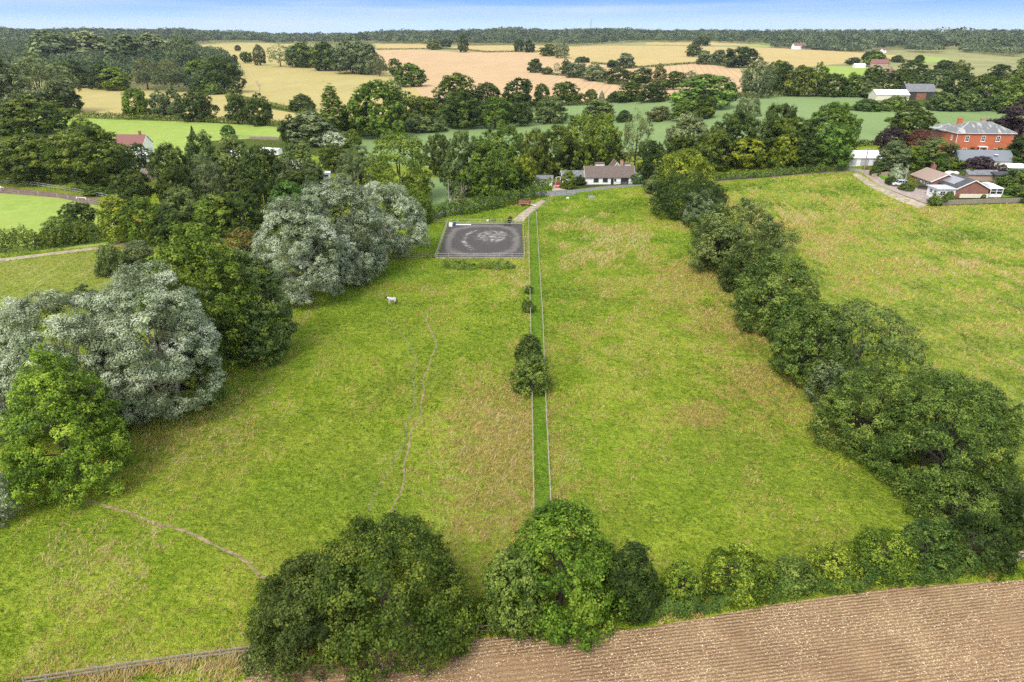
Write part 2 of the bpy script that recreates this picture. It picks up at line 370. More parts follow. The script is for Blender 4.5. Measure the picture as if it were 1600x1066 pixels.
# ---------------------------------------------------------------- field regions, outlined where the photo shows them
M['grass'] = grass_mat('paddock_grass')
M['rough'] = grass_mat('rough_grass', base=(.07, .105, .016), light=(.13, .16, .03), olive=(.11, .12, .03))
M['meadow'] = grass_mat('hay_meadow', base=(.24, .305, .03), light=(.38, .43, .07), olive=(.34, .35, .06), straw=(.56, .49, .2), dry_bias=.35, streak=.7)
M['lush'] = grass_mat('mown_grass', base=(.135, .26, .016), light=(.22, .34, .03), dark=(.07, .16, .012), olive=(.19, .29, .025))
M['pasture'] = grass_mat('bright_pasture', base=(.20, .285, .05), light=(.26, .33, .075), dark=(.15, .22, .04), olive=(.235, .295, .065), fine=False)
M['wheat'] = crop_mat('ripening_wheat', (.40, .325, .125), (.35, .30, .115), (.29, .265, .10), tram=.055, rot=.5)
M['wheat2'] = crop_mat('yellow_wheat', (.43, .325, .135), (.39, .305, .125), (.34, .265, .11), tram=.03, rot=1.1)
M['barley'] = crop_mat('orange_barley', (.47, .325, .18), (.43, .30, .16), (.38, .265, .14), tram=.04, rot=.2)
M['beans'] = crop_mat('blue_green_beans', (.165, .235, .085), (.195, .265, .105), (.135, .20, .07), rowscale=.5, rot=.15, bumpd=.5)
M['roughfield'] = crop_mat('rough_dry_pasture', (.21, .215, .085), (.29, .26, .12), (.15, .18, .06))
M['brownearth'] = plain('bare_track_earth', (.17, .12, .09), .95, .25, .6)
M['paleearth'] = plain('pale_dry_track', (.34, .285, .20), .95, .25, .8)
M['gravel'] = plain('gravel_drive', (.42, .36, .28), .95, .15, 3)
M['tarmac'] = plain('worn_lane_tarmac', (.17, .17, .175), .9, .2, .8)
M['paving'] = plain('pinkish_paving', (.31, .25, .22), .9, .15, 1)
M['lawn'] = grass_mat('garden_lawn', base=(.07, .17, .02), light=(.12, .22, .03), fine=False)
M['gardensoil'] = grass_mat('garden_ground', base=(.06, .09, .02), light=(.12, .13, .04), dark=(.04, .04, .02), dry_bias=.4)
# ploughed ground with stubble on its ridges
def plough(name, ang, wl=.34, rows=1.0):
    g = NG(name, .95, .05)
    co_ = g.obj(None, (0, 0, ang)); w_ = g.n('ShaderNodeTexWave', bands_direction='Y'); w_.inputs['Scale'].default_value = 2*math.pi/20/wl*1.0
    w_.inputs['Distortion'].default_value = 3.6; w_.inputs['Detail'].default_value = 5; w_.inputs['Detail Scale'].default_value = 1.6; w_.inputs['Detail Roughness'].default_value = .75
    g.l(co_, w_.inputs['Vector']); wv = w_.outputs[1]
    amp = g.math('MULTIPLY', g.rng(g.noise(.3, 4, .7), .35, .6, .35, 1), rows)
    soil = g.mix(g.rng(g.noise(1.2, 6, .8), .3, .7), (.19, .108, .054), (.30, .185, .097))
    soil = g.mix(g.rng(g.noise(.07, 4, .6), .45, .62), soil, (.225, .13, .07))
    patch = g.rng(g.noise(.16, 5, .75), .36, .6)
    strw = g.math('MULTIPLY', g.rng(g.noise(5.5, 5, .9), .46, .54), g.rng(wv, .25, .8, .35, 1))
    strw = g.math('MULTIPLY', strw, g.math('ADD', .25, g.math('MULTIPLY', patch, .75)))
    strw = g.math('MULTIPLY', strw, .35+.65*rows)
    c = g.mix(strw, soil, (.50, .38, .20))
    c = g.mix(g.math('MULTIPLY', g.rng(g.noise(10, 3, .9), .57, .63), .8), c, (.62, .52, .36))
    c = g.mix(g.math('MULTIPLY', g.rng(wv, .0, .32, .75, 0), amp), c, (.115, .065, .04))
    c = g.mix(g.math('MULTIPLY', g.rng(g.noise(4, 5, .8), .56, .66), .5), c, (.13, .08, .05))
    c = g.mix(g.math('MULTIPLY', g.rng(g.noise(.11, 5, .7, co=g.obj((1, 2.5, 1))), .66, .74), g.rng(g.noise(2, 4, .8), .45, .6)), c, (.12, .22, .03))
    g.col(c); g.bump(g.math('ADD', g.math('MULTIPLY', wv, g.math('MULTIPLY', amp, .8)), g.math('MULTIPLY', g.noise(4, 6, .85), 1.1)), 1.0, .12); return g.m
pA, pB = at(1150, 1000), at(1560, 948)
PANG = math.atan2(pB.y-pA.y, pB.x-pA.x)
M['plough'] = plough('ploughed_soil', -PANG); M['plough2'] = plough('headland_soil', -PANG+R(2), .5, .35)

PLOUGH_TOP = [(-120, 1200), (380, 1064), (400, 1050), (480, 1040), (560, 1022), (660, 1004), (740, 998), (800, 994), (900, 992), (1000, 982), (1100, 965), (1200, 946), (1300, 932), (1400, 918), (1500, 912), (1610, 906), (1760, 892), (2100, 862), (2500, 830)]
REG = [  # name, material key, outline in photo pixels; later ones win
 ('far_fields', 'roughfield', [(-400, 150), (-400, 64), (700, 61), (1400, 66), (2000, 70), (2000, 150)]),
 ('wheat_field', 'wheat', [(95, 128), (230, 138), (350, 148), (356, 160), (470, 178), (440, 194), (350, 191), (240, 186), (100, 180), (40, 165)]),
 ('wheat_field', 'wheat', [(306, 70), (410, 66.5), (520, 74), (590, 92), (640, 125), (672, 146), (640, 170), (560, 185), (470, 175), (400, 158), (354, 148), (372, 128), (350, 100), (318, 82)]),
 ('barley_field', 'barley', [(584, 79), (640, 76), (720, 82), (800, 80), (850, 83.5), (880, 90), (930, 100), (1000, 107), (1095, 99), (1155, 107), (1166, 128), (1150, 157), (1000, 162), (860, 164), (680, 166), (660, 148), (630, 122), (600, 98)]),
 ('wheat_field', 'wheat2', [(586, 68), (670, 67.5), (676, 76), (590, 77.5)]),
 ('wheat_field', 'wheat2', [(700, 73), (760, 71), (830, 71), (862, 73), (880, 84), (850, 83), (800, 79), (720, 81)]),
 ('wheat_field', 'wheat2', [(884, 73), (960, 71.5), (1060, 72), (1180, 74), (1300, 79), (1352, 83), (1342, 97), (1250, 105), (1168, 106), (1095, 98.5), (1000, 106), (930, 99.5), (882, 89)]),
 ('wheat_field', 'wheat2', [(1010, 65.5), (1110, 66), (1195, 68.5), (1190, 71.5), (1090, 70.5), (1010, 69.5)]),
 ('wheat_field', 'wheat2', [(1352, 84), (1400, 86), (1392, 95), (1345, 92)]),
 ('pasture', 'pasture', [(1165, 70.2), (1205, 69.6), (1200, 73), (1170, 72.6)]),
 ('pasture', 'pasture', [(1285, 103), (1360, 105), (1375, 120), (1345, 130), (1290, 122)]),
 ('rough_pasture', 'roughfield', [(1418, 80), (1600, 86), (1750, 90), (1750, 130), (1450, 122), (1425, 100)]),
 ('pasture', 'pasture', [(1442, 88), (1478, 90), (1490, 96), (1440, 98)]),
 ('bean_field', 'beans', [(560, 245), (560, 215), (640, 206), (700, 200), (760, 196), (830, 170), (940, 158), (1060, 153), (1200, 151), (1340, 152), (1420, 166), (1480, 170), (1640, 172), (1700, 220), (1600, 226), (1480, 222), (1240, 224), (1100, 235), (900, 240), (760, 262), (640, 262)]),
 ('bean_field', 'beans', [(668, 278), (730, 276), (736, 322), (668, 326)]),
 ('pasture', 'pasture', [(20, 178), (90, 180), (240, 187), (436, 197), (440, 214), (330, 220), (260, 262), (170, 235), (20, 232)]),
 ('bare_paddock', 'brownearth', [(392, 213), (436, 214.5), (436, 219), (388, 217)]),
 ('track', 'brownearth', [(-120, 286), (0, 292), (90, 301), (178, 314), (176, 326), (90, 309), (0, 302), (-120, 298)]),
 ('pasture', 'pasture', [(-120, 298), (0, 302), (90, 309), (176, 326), (182, 382), (90, 390), (0, 398), (-120, 405)]),
 ('meadow', 'meadow', [(-140, 420), (0, 410), (150, 392), (240, 382), (280, 420), (180, 480), (0, 490), (-140, 500)]),
 ('track', 'paleearth', [(-140, 420), (0, 404), (60, 397), (150, 386), (250, 372), (250, 376), (150, 390), (60, 401), (0, 409), (-140, 425)]),
 ('meadow', 'meadow', [(1118, 292), (1190, 281), (1250, 274), (1345, 270), (1380, 292), (1448, 324), (1620, 318), (1800, 320), (2300, 330), (2500, 790), (2000, 800), (1640, 830), (1560, 660), (1430, 560), (1290, 470), (1190, 380), (1130, 320)]),
 ('garden_ground', 'gardensoil', [(1345, 262), (1420, 250), (1480, 240), (1620, 235), (1760, 240), (1760, 318), (1620, 317), (1448, 322), (1380, 292)]),
 ('garden_ground', 'gardensoil', [(858, 300), (885, 272), (1010, 268), (1022, 284), (1000, 287), (940, 291)]),
 ('garden_lawn', 'lawn', [(1566, 299), (1640, 296), (1640, 306), (1566, 308)]),
 ('garden_lawn', 'lawn', [(1366, 275), (1395, 270), (1402, 282), (1385, 286)]),
 ('mown_strip', 'lush', [(836, 800), (833, 640), (830, 500), (828, 400), (826, 343), (838, 335), (843, 400), (848, 500), (853, 640), (860, 800)]),
 ('track', 'paleearth', [(800, 345), (812, 334), (836, 318), (846, 312), (852, 314), (844, 322), (828, 334), (818, 346)]),
 ('drive', 'gravel', [(862, 298), (868, 284), (880, 283), (884, 297)]),
 ('lane', 'tarmac', [(560, 372), (640, 345), (700, 327), (760, 312), (820, 301), (850, 299), (900, 296.5), (960, 290), (1015, 286), (1110, 278.5), (1180, 273), (1240, 267), (1310, 262.5), (1346, 264), (1345, 267.5), (1310, 265), (1240, 269.5), (1180, 276), (1112, 281.5), (1015, 289), (965, 293), (905, 300), (896, 305), (850, 306), (822, 306), (764, 317), (704, 332), (646, 350), (566, 377)]),
 ('earth_verge', 'brownearth', [(1120, 282), (1215, 273.8), (1300, 267.5), (1330, 266.5), (1330, 269), (1300, 270.5), (1215, 276.5), (1120, 284)]),
 ('earth_verge', 'paleearth', [(1330, 272), (1340, 270), (1372, 290), (1410, 305), (1450, 320), (1436, 326), (1400, 312), (1362, 294)]),
 ('driveway', 'paving', [(1340, 265), (1362, 266), (1378, 280), (1400, 290), (1452, 296), (1468, 316), (1450, 319), (1410, 304), (1372, 289), (1350, 272)]),
 ('ploughed_field', 'plough', PLOUGH_TOP+[(2700, 1100), (2500, 1400), (-120, 1400)]),
 ('ploughed_field', 'plough2', [(400, 1053), (480, 1045), (560, 1034), (700, 1026), (860, 1022), (892, 1034), (880, 1400), (200, 1400)]),
]
def img_poly(pts, n=6):
    """closed outline in pixels -> ground points, with extra points along long edges"""
    out = []
    for i, p in enumerate(pts):
        q = pts[(i+1) % len(pts)]; a = at(*p); b = at(*q); k = max(1, min(14, int((a-b).length/12)))
        for j in range(k):
            t = j/k; c = at(p[0]+(q[0]-p[0])*t, p[1]+(q[1]-p[1])*t) if k > 1 else a
            out.append((c.x, c.y))
    return out
def inside(P, poly):
    P = np.asarray(P); x, y = P[:, 0], P[:, 1]; r = np.zeros(len(P), bool); n = len(poly)
    for i in range(n):
        x1, y1 = poly[i]; x2, y2 = poly[(i+1) % n]
        c = ((y1 > y) != (y2 > y)); t = (y-y1)/((y2-y1) if y2 != y1 else 1e-9)
        r ^= c & (x < x1 + t*(x2-x1))
    return r
# far things: pixel -> world is very stretched there, so those outlines simply follow the ray hits
REGW = []
for nm, mk, pts in REG:
    REGW.append((nm, mk, img_poly([(p[0], max(p[1], 60.5)) for p in pts])))
# wear masks of the meadows: (pixel x, y, radius x, radius y in metres, amount)
WEAR = {'dry': [(1000, 480, 34, 55, .22), (250, 1045, 22, 1.6, .9), (780, 700, 9, 22, 1.0), (800, 640, 6, 14, .9), (725, 905, 4, 5, 1.1), (750, 860, 5, 7, .8), (150, 875, 8, 7, .9), (60, 920, 9, 5, .6), (500, 610, 16, 14, .35),
                (290, 680, 14, 12, .55), (200, 640, 12, 14, .5), (935, 370, 14, 22, .75), (920, 405, 8, 8, .8), (810, 440, 4, 12, .7), (818, 370, 2, 25, .9), (380, 1040, 14, 2.2, 1.0), (700, 470, 18, 14, .2),
                (450, 500, 12, 10, .4), (1240, 330, 30, 30, .35), (1500, 400, 40, 30, .25), (560, 700, 14, 6, .25), (1000, 600, 14, 14, .1), (300, 1010, 10, 3, .4), (600, 880, 5, 4, .5), (1000, 985, 40, 1.2, .3)],
        'brown': [(1010, 520, 30, 55, .25), (790, 690, 8, 20, 1.0), (760, 800, 8, 8, .7), (1100, 430, 18, 14, .8), (1140, 510, 10, 14, .8), (1180, 600, 8, 8, .9), (1090, 650, 5, 4, 1.1), (900, 560, 8, 6, .4), (1060, 470, 12, 9, .6), (970, 360, 8, 8, .6), (910, 520, 8, 7, .55),
                  (1210, 640, 9, 9, .6), (950, 450, 9, 9, .45), (860, 620, 4, 12, .5), (480, 560, 10, 10, .3), (200, 960, 12, 6, .35), (700, 640, 8, 8, .45), (1250, 360, 14, 9, .5), (720, 760, 9, 10, .4), (960, 660, 9, 4, .35), (300, 690, 10, 9, .4)],
        'lush': [(900, 340, 14, 40, .6), (700, 325, 30, 14, 1.), (700, 375, 60, 10, .8), (600, 430, 14, 8, .9), (520, 470, 16, 12, .7), (450, 560, 9, 8, .6), (880, 300, 12, 14, 1.), (870, 470, 6, 30, .5), (900, 700, 10, 8, .5),
                 (1100, 730, 22, 9, .4), (560, 770, 16, 6, .5), (120, 830, 12, 5, .6), (1350, 760, 9, 9, .3), (380, 620, 6, 9, .5), (1000, 780, 22, 5, .35), (650, 520, 30, 20, .25)]}
WEARW = {k: [(at(a, b), c, d, e) for a, b, c, d, e in v] for k, v in WEAR.items()}
def wear(kind, x, y):
    r = np.zeros(len(x))
    for p, rx, ry, a in WEARW[kind]:
        r = np.maximum(r, a*np.exp(-(((x-p.x)/rx)**2 + ((y-p.y)/ry)**2)*.8))
    return r
def build_terrain():
    P = []; E = []
    for nm, mk, poly in REGW:
        b = len(P); P += poly; n = len(poly); E += [(b+i, b+(i+1) % n) for i in range(n)]
    def grid(x0, x1, y0, y1, s, hole=None):
        gx, gy = np.meshgrid(np.arange(x0, x1, s), np.arange(y0, y1, s)); q = np.stack([gx.ravel(), gy.ravel()], 1).astype(float)
        q += RNG.uniform(-.3, .3, q.shape)*s
        if hole is not None: q = q[~((q[:, 0] > hole[0]) & (q[:, 0] < hole[1]) & (q[:, 1] > hole[2]) & (q[:, 1] < hole[3]))]
        return [tuple(v) for v in q]
    P += grid(-150, 170, 15, 245, 3.0)
    P += grid(-620, 640, -60, 760, 14, (-150, 170, 15, 245))
    P += grid(-3200, 3200, -300, 3600, 62, (-620, 640, -60, 760))
    P += grid(-6200, 6300, -1400, 6100, 500, (-3200, 3200, -300, 3600))
    vs, _, fs, _, _, _ = delaunay_2d_cdt([Vector(p) for p in P], E, [], 0, 1e-4)
    V = np.array([(v.x, v.y) for v in vs]); T = np.array(fs)
    C = V[T].mean(1); lab = np.full(len(T), -1)
    for i, (nm, mk, poly) in enumerate(REGW):
        pa = np.array(poly); bb = (C[:, 0] > pa[:, 0].min()) & (C[:, 0] < pa[:, 0].max()) & (C[:, 1] > pa[:, 1].min()) & (C[:, 1] < pa[:, 1].max())
        ii = np.nonzero(bb)[0]
        if len(ii): lab[ii[inside(C[ii], poly)]] = i
    Z = height(V[:, 0], V[:, 1])
    near = (lab == -1) & (np.abs(C[:, 0]) < 190) & (C[:, 1] < 300); lab[(lab == -1) & ~near] = -2
    for i in sorted(set(lab)):
        t = T[lab == i]; u, inv = np.unique(t, return_inverse=True)
        nm, mk = ('paddock_grass', 'grass') if i == -1 else ('ground', 'rough') if i == -2 else REGW[i][:2]
        me = mesh_np(nm, np.c_[V[u], Z[u]], 3, inv.ravel(), M[mk])
        for k in ('dry', 'brown', 'lush'):
            if mk in ('grass', 'meadow', 'lush', 'rough'):
                at_ = me.attributes.new(k, 'FLOAT', 'POINT'); at_.data.foreach_set('value', (wear(k, V[u, 0], V[u, 1])*(0 if mk == 'lush' else 1)).astype(np.float32))
        if mk in ('wheat', 'barley', 'wheat2', 'beans', 'pasture', 'roughfield', 'rough'):
            me.polygons.foreach_set('use_smooth', np.ones(len(me.polygons), bool))
        tag(link(nm, me), kind='structure')
build_terrain()
# worn paths through the grass: thin ragged strips of trodden earth just above the ground
def strip(name, pix, width, mat, jit=.25, step=.6, lift=.012):
    W = [at(*p) for p in pix]; pts = []
    for a, b in zip(W[:-1], W[1:]):
        k = max(1, int((b-a).length/step)); pts += [a.lerp(b, j/k) for j in range(k)]
    pts.append(W[-1]); v = []; f = []
    ph = random.uniform(0, 9)
    for i, p in enumerate(pts):
        d = (pts[min(i+2, len(pts)-1)]-pts[max(i-2, 0)]).normalized(); n_ = Vector((-d.y, d.x, 0))
        c = p + n_*(.25*math.sin(i*.21+ph)+.15*math.sin(i*.5))
        for s_ in (-1, 1):
            q = c + n_*s_*width/2*(1+random.uniform(-jit, jit)); v.append((q.x, q.y, gz(q.x, q.y)+lift))
    f = [(2*i, 2*i+1, 2*i+3, 2*i+2) for i in range(len(pts)-1)]
    me = bpy.data.meshes.new(name); me.from_pydata(v, [], f); me.materials.append(mat); return tag(link(name, me), kind='structure')
M['trodden'] = plain('trodden_soil', (.22, .17, .09), .95, .3, 1.5)
M['faint'] = grass_mat('trodden_grass', base=(.27, .31, .08), light=(.36, .38, .12), olive=(.3, .32, .1))
strip('path', [(606, 812), (622, 770), (640, 700), (655, 640), (670, 570), (682, 530), (668, 505), (664, 488), (674, 480)], .24, M['trodden'], .6)
strip('path', [(580, 800), (600, 745), (630, 690), (650, 625), (640, 590), (655, 560), (640, 540), (606, 500)], .4, M['faint'], .6)
strip('path', [(95, 782), (150, 787), (215, 806), (270, 822), (330, 850), (380, 880), (420, 903)], .32, M['trodden'], .6)
strip('path', [(250, 730), (330, 712), (395, 672), (470, 640)], .3, M['faint'])
# riding arena
ac = [at(682, 403), at(815, 403), at(817, 350), at(703, 350)]
AX0, AX1, AY0, AY1 = (ac[0].x+ac[3].x)/2, (ac[1].x+ac[2].x)/2, ac[0].y, ac[3].y
ACX, ACY, AW, AD = (AX0+AX1)/2, (AY0+AY1)/2, AX1-AX0, AY1-AY0
g = NG('black_arena_rubber_surface', .9, .1)
s_ = g.n('ShaderNodeSeparateXYZ'); g.l(g.obj((2/AW, 2/AD, 1)), s_.inputs[0])
wn = g.noise(.22, 4, .6); warp = g.math('MULTIPLY', g.math('SUBTRACT', wn, .5), .7)
X_ = g.math('ADD', g.math('ABSOLUTE', s_.outputs[0]), g.math('MULTIPLY', warp, .4)); Y_ = g.math('ADD', g.math('ABSOLUTE', s_.outputs[1]), g.math('MULTIPLY', warp, .4))
pw = lambda q, e: g.math('POWER', g.math('ABSOLUTE', q), e)
rr = g.math('POWER', g.math('ADD', pw(X_, 3.2), pw(Y_, 3.2)), 1/3.2)
ring = g.math('MULTIPLY', g.rng(rr, .72, .84, smooth=True), g.rng(rr, .98, .87, smooth=True))
xo = g.math('SUBTRACT', s_.outputs[0], .22); yo = g.math('SUBTRACT', s_.outputs[1], .18)
r2 = g.math('ADD', g.math('POWER', g.math('ADD', pw(g.math('DIVIDE', xo, .66), 2), pw(g.math('DIVIDE', yo, .62), 2)), .5), warp)
blob = g.rng(r2, 1.15, .35, smooth=True)
r3 = g.math('ADD', g.math('POWER', g.math('ADD', pw(g.math('DIVIDE', g.math('ADD', s_.outputs[0], .05), .46), 2), pw(g.math('DIVIDE', s_.outputs[1], .62), 2)), .5), g.math('MULTIPLY', warp, .5))
arc = g.math('MULTIPLY', g.math('MULTIPLY', g.rng(r3, .6, .92, smooth=True), g.rng(r3, 1.25, .95, smooth=True)), g.rng(s_.outputs[0], .05, -.3))
nn = g.noise(.95, 7, .82, co=g.obj((.7, 1.2, 1)), dist=.7)
spk = g.math('SUBTRACT', nn, g.math('SUBTRACT', .68, g.math('MULTIPLY', g.math('MAXIMUM', blob, arc), .20)))
c = g.mix(g.rng(g.noise(1.6, 5, .8), .3, .7), (.042, .038, .035), (.09, .083, .078))
c = g.mix(g.math('MULTIPLY', ring, g.rng(nn, .3, .7, .1, .5)), c, (.26, .245, .23))
c = g.mix(g.math('MULTIPLY', g.rng(spk, 0, .12), .75), c, (.50, .48, .43))
g.col(c); g.bump(g.noise(1.5, 5, .8), .7, .08)
me = bpy.data.meshes.new('riding_arena'); me.from_pydata([(-AW/2, -AD/2, 0), (AW/2, -AD/2, 0), (AW/2, AD/2, 0), (-AW/2, AD/2, 0)], [], [(0, 1, 2, 3)])
me.materials.append(g.m); o = link('riding_arena', me); o.location = (ACX, ACY, .03); tag(o, kind='structure')
# ---------------------------------------------------------------- trees
def rdir(n):
    v = RNG.normal(size=(n, 3)); return v/np.linalg.norm(v, axis=1)[:, None]
PROF = {  # crown radius (0..1) at height fraction t of the crown
 'round':  lambda t: np.sqrt(np.clip(1-np.abs(2*t-.85)**2.2/1.25, 0, 1)),
 'bush':   lambda t: np.sqrt(np.clip(1-np.clip((t-.12)/.88, 0, 1)**2.0, 0, 1))*np.clip(.86+t*2, 0, 1),
 'cone2':  lambda t: np.clip(1-np.clip((t-.12)/.88, 0, 1)**1.35, 0, 1)**.62*np.clip(.84+t*2, 0, 1),
 'column': lambda t: np.clip(np.sin(np.pi*np.clip(t, 0, 1)**.62), 0, 1)**.6,
 'cone':   lambda t: np.clip(1.02-t, 0, 1)**.85,
 'egg':    lambda t: np.sqrt(np.clip(1-np.abs(2*t-.60)**2.1/(1.40**2.1), 0, 1)),
}
def crown_points(shape, n_leaf, rad, h0, h1, clump=.26, sub=12, lobes=.16, ragged=.55, up=.35, tail=0.0, spray=.36):
    """leaf centres, normals and tints: leaves sit on sprays, sprays on boughs, boughs inside an uneven crown outline"""
    prof = PROF[shape]; H = h1-h0
    rm = (rad+H/2)/2; nc = int(max(10, 5.2/(clump**2)*max(1, H/(2*rad))))
    t = RNG.beta(1.0, 1.0, nc*3); keep = RNG.random(nc*3) < (prof(t)+.12); t = t[keep][:nc]; nc = len(t)
    a = (np.arange(nc)*2.399963 + RNG.uniform(-.5, .5, nc)); ph = RNG.uniform(0, 6.28, 4)
    wob = 1 + lobes*np.sin(2*a+ph[0]+3*t) + lobes*.7*np.sin(3*a+ph[1]-5*t) + lobes*.5*np.sin(5*a+ph[2]+9*t)
    f = .60+.40*RNG.random(nc)**.45 if clump < .21 else RNG.beta(3.0, 1.0, nc); f[RNG.random(nc) < .12] *= .6; r = prof(t)*wob*f*rad*(1-clump*.55)
    z = h0 + (t*(1-clump*.75)+clump*.36)*H + ragged*RNG.normal(0, .035, nc)*H
    cc = np.stack([r*np.cos(a), r*np.sin(a), z], 1)
    rc = clump*rad*RNG.uniform(.75, 1.3, nc)*(.75+.4*f)
    ctint = RNG.normal(0, .17, nc)
    mid = np.array([0, 0, h0+.42*H]); cdir = cc-mid; cdir /= np.linalg.norm(cdir, axis=1)[:, None]+1e-6
    sd = rdir(nc*sub).reshape(nc, sub, 3) + cdir[:, None, :]*.55 + np.array([0, 0, up*.6]); sd /= np.linalg.norm(sd, axis=2)[:, :, None]
    sc_ = cc[:, None, :] + sd*rc[:, None, None]*np.array([1, 1, .78])*RNG.uniform(.6, 1.05, (nc, sub, 1))
    stint = RNG.normal(0, .13, (nc, sub))
    # share of leaves per bough grows with its size
    pw = rc**2*(.5+f); pw /= pw.sum(); ci = RNG.choice(nc, n_leaf, p=pw); si = RNG.integers(0, sub, n_leaf)
    ld = rdir(n_leaf); rs = rc[ci]*spray*RNG.random(n_leaf)**.4
    pos = sc_[ci, si] + ld*rs[:, None]*np.array([1, 1, .8])
    if tail: pos[:, 2] -= tail*RNG.random(n_leaf)**2*rc[ci]
    nor = ld*.65 + sd[ci, si]*.6 + cdir[ci]*.3 + np.array([0, 0, up]) + rdir(n_leaf)*.32
    nor /= np.linalg.norm(nor, axis=1)[:, None]
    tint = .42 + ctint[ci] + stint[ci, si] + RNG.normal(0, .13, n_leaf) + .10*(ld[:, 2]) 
    ok = pos[:, 2] > .05
    return pos[ok], nor[ok], np.clip(tint[ok], 0, 1), cc, rc
def leaf_mesh(name, pos, nor, tint, size, aspect=.55, mat=None):
    n = len(pos); t = rdir(n); u = np.cross(nor, t); u /= np.linalg.norm(u, axis=1)[:, None]+1e-6; v = np.cross(nor, u)
    s = size*RNG.uniform(.6, 1.3, n)[:, None]*.5
    fold = nor*s*.18
    V = np.stack([pos-u*s, pos-v*s*aspect+fold, pos+u*s, pos+v*s*aspect+fold], 1).reshape(-1, 3)
    me = mesh_np(name, V, 4, np.arange(4*n), mat)
    at_ = me.attributes.new('tint', 'FLOAT', 'FACE'); at_.data.foreach_set('value', tint.astype(np.float32)); return me
def trunk_mesh(name, rad, h0, h1, cc, girth, mat, n_limb=9, base=0.0, multi=1):
    mb = MB(); top = h0+(h1-h0)*.55
    roots = [(0, 0)] if multi == 1 else [(math.cos(k*2.3)*rad*.14, math.sin(k*2.3)*rad*.14) for k in range(multi)]
    for rx, ry in roots:
        lean = (rx*2.2+random.uniform(-.06, .06)*rad, ry*2.2+random.uniform(-.06, .06)*rad)
        zs = [base-.15, .35, h0*.5+.4, h0+.15*(h1-h0), top]; g_ = girth/(1 if multi == 1 else 1.7)
        mb.tube([(rx+lean[0]*z/top, ry+lean[1]*z/top, z) for z in zs], [g_*1.5, g_*1.05, g_*.9, g_*.72, g_*.3], 8)
    idx = np.argsort(-np.hypot(cc[:, 0], cc[:, 1])); idx = idx[np.linspace(0, len(idx)-1, min(n_limb*multi, len(idx))).astype(int)]
    for k, i in enumerate(idx):
        rx, ry = roots[k % len(roots)]
        zb = h0*.7+.1*(h1-h0)+random.random()*.35*(top-h0); e = Vector(cc[i])*.82; e.z = max(e.z, .6); b = Vector((rx, ry, min(zb, max(.4, e.z-.1))))
        m = b.lerp(e, .5)+Vector((0, 0, .06*(e-b).length)); mb.tube([b, m, e], [girth*.42, girth*.27, girth*.07], 6)
    me = bpy.data.meshes.new(name); me.from_pydata(mb.v, [], mb.f); me.materials.append(mat); return me
# library: shape, leaves, radius, crown bottom, crown top, leaf size ... built once, shared by every tree of the kind
LIB = {}
def proto(key, lod):
    k = (key, lod)
    if k in LIB: return LIB[k]
    shape, rad, h0, h1, clump, sub, lob, up, tail, multi = {
      'round': ('round', 5.5, .5, 12, .27, 12, .15, .35, 0, 1), 'round2': ('egg', 5.5, .3, 12, .23, 12, .22, .35, 0, 1), 'round3': ('egg', 5.2, .2, 12, .28, 12, .18, .4, 0, 1),
      'egg': ('egg', 4.6, .2, 12, .25, 12, .14, .4, 0, 1), 'bush': ('bush', 3.2, .0, 4.5, .24, 12, .14, .4, 0, 3), 'bush2': ('bush', 3.2, .0, 4.5, .3, 12, .22, .4, 0, 3),
      'column': ('column', 2.3, .6, 15, .34, 12, .08, .5, 0, 1), 'cone': ('cone', 2.6, .4, 10, .24, 12, .07, .2, 0, 1), 'willow': ('egg', 5.5, .6, 12, .2, 14, .2, .5, 0, 3),
      'willow2': ('egg', 5.5, .5, 12, .22, 14, .26, .5, 0, 3), 'sparse': ('egg', 4.2, 2.0, 11, .2, 9, .25, .35, 0, 1)}[key]
    n, s, asp = {'mid': (24000, .38, .6), 'low': (9000, .6, .7), 'far': (3200, 1.0, .8)}[lod]
    sc_ = rad/5.5 if key not in ('column', 'cone') else .55
    n = int(n*(1 if sc_ > .8 else .62)); s = s*(1 if sc_ > .8 else .68)
    if key == 'sparse': n = int(n*.4)
    if key.startswith('willow'): s *= .85; n = int(n*1.25); asp = .4
    pos, nor, tint, cc, rc = crown_points(shape, n, rad, h0, h1, clump*.8, sub, lob*.8, .7, up, tail)
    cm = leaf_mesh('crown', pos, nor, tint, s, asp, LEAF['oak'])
    tm = trunk_mesh('trunk', rad, h0, h1, cc, rad*.065, BARK, 7 if lod != 'far' else 3, multi=multi)
    LIB[k] = (cm, tm, rad, h1); return LIB[k]
def solve_tree(x0, x1, yt, yb, trunked=False, sink=.5):
    """stand a tree so that its outline fills the given frame of the photo"""
    base = at((x0+x1)/2, yb); xc = (x0+x1)/2
    dm = ray(xc, (yt+yb)/2); hd = Vector((dm.x, dm.y, 0)).normalized()
    D = math.hypot(base.x, base.y); a = metres((x1-x0)/2, base)
    for _ in range(3):
        Dc = D + (0 if trunked else a*sink); p = hd*Dc; z = gz(p.x, p.y); q = Vector((p.x, p.y, z)); a = metres((x1-x0)/2, Vector((q.x, q.y, z+2)))
    dt = ray(xc, yt); th = math.atan2(dt.z, math.hypot(dt.x, dt.y))
    lo, hi = .4, 60.0; tt = np.linspace(0, math.pi, 40)
    for _ in range(30):
        h = (lo+hi)/2; zc = z+h*.52; c_ = h*.5
        e = np.arctan2(zc+c_*np.sin(tt)-CAMH, np.maximum(Dc+a*.8*np.cos(tt), .5)).max()
        if e > th: hi = h
        else: lo = h
    return q, a, (lo+hi)/2
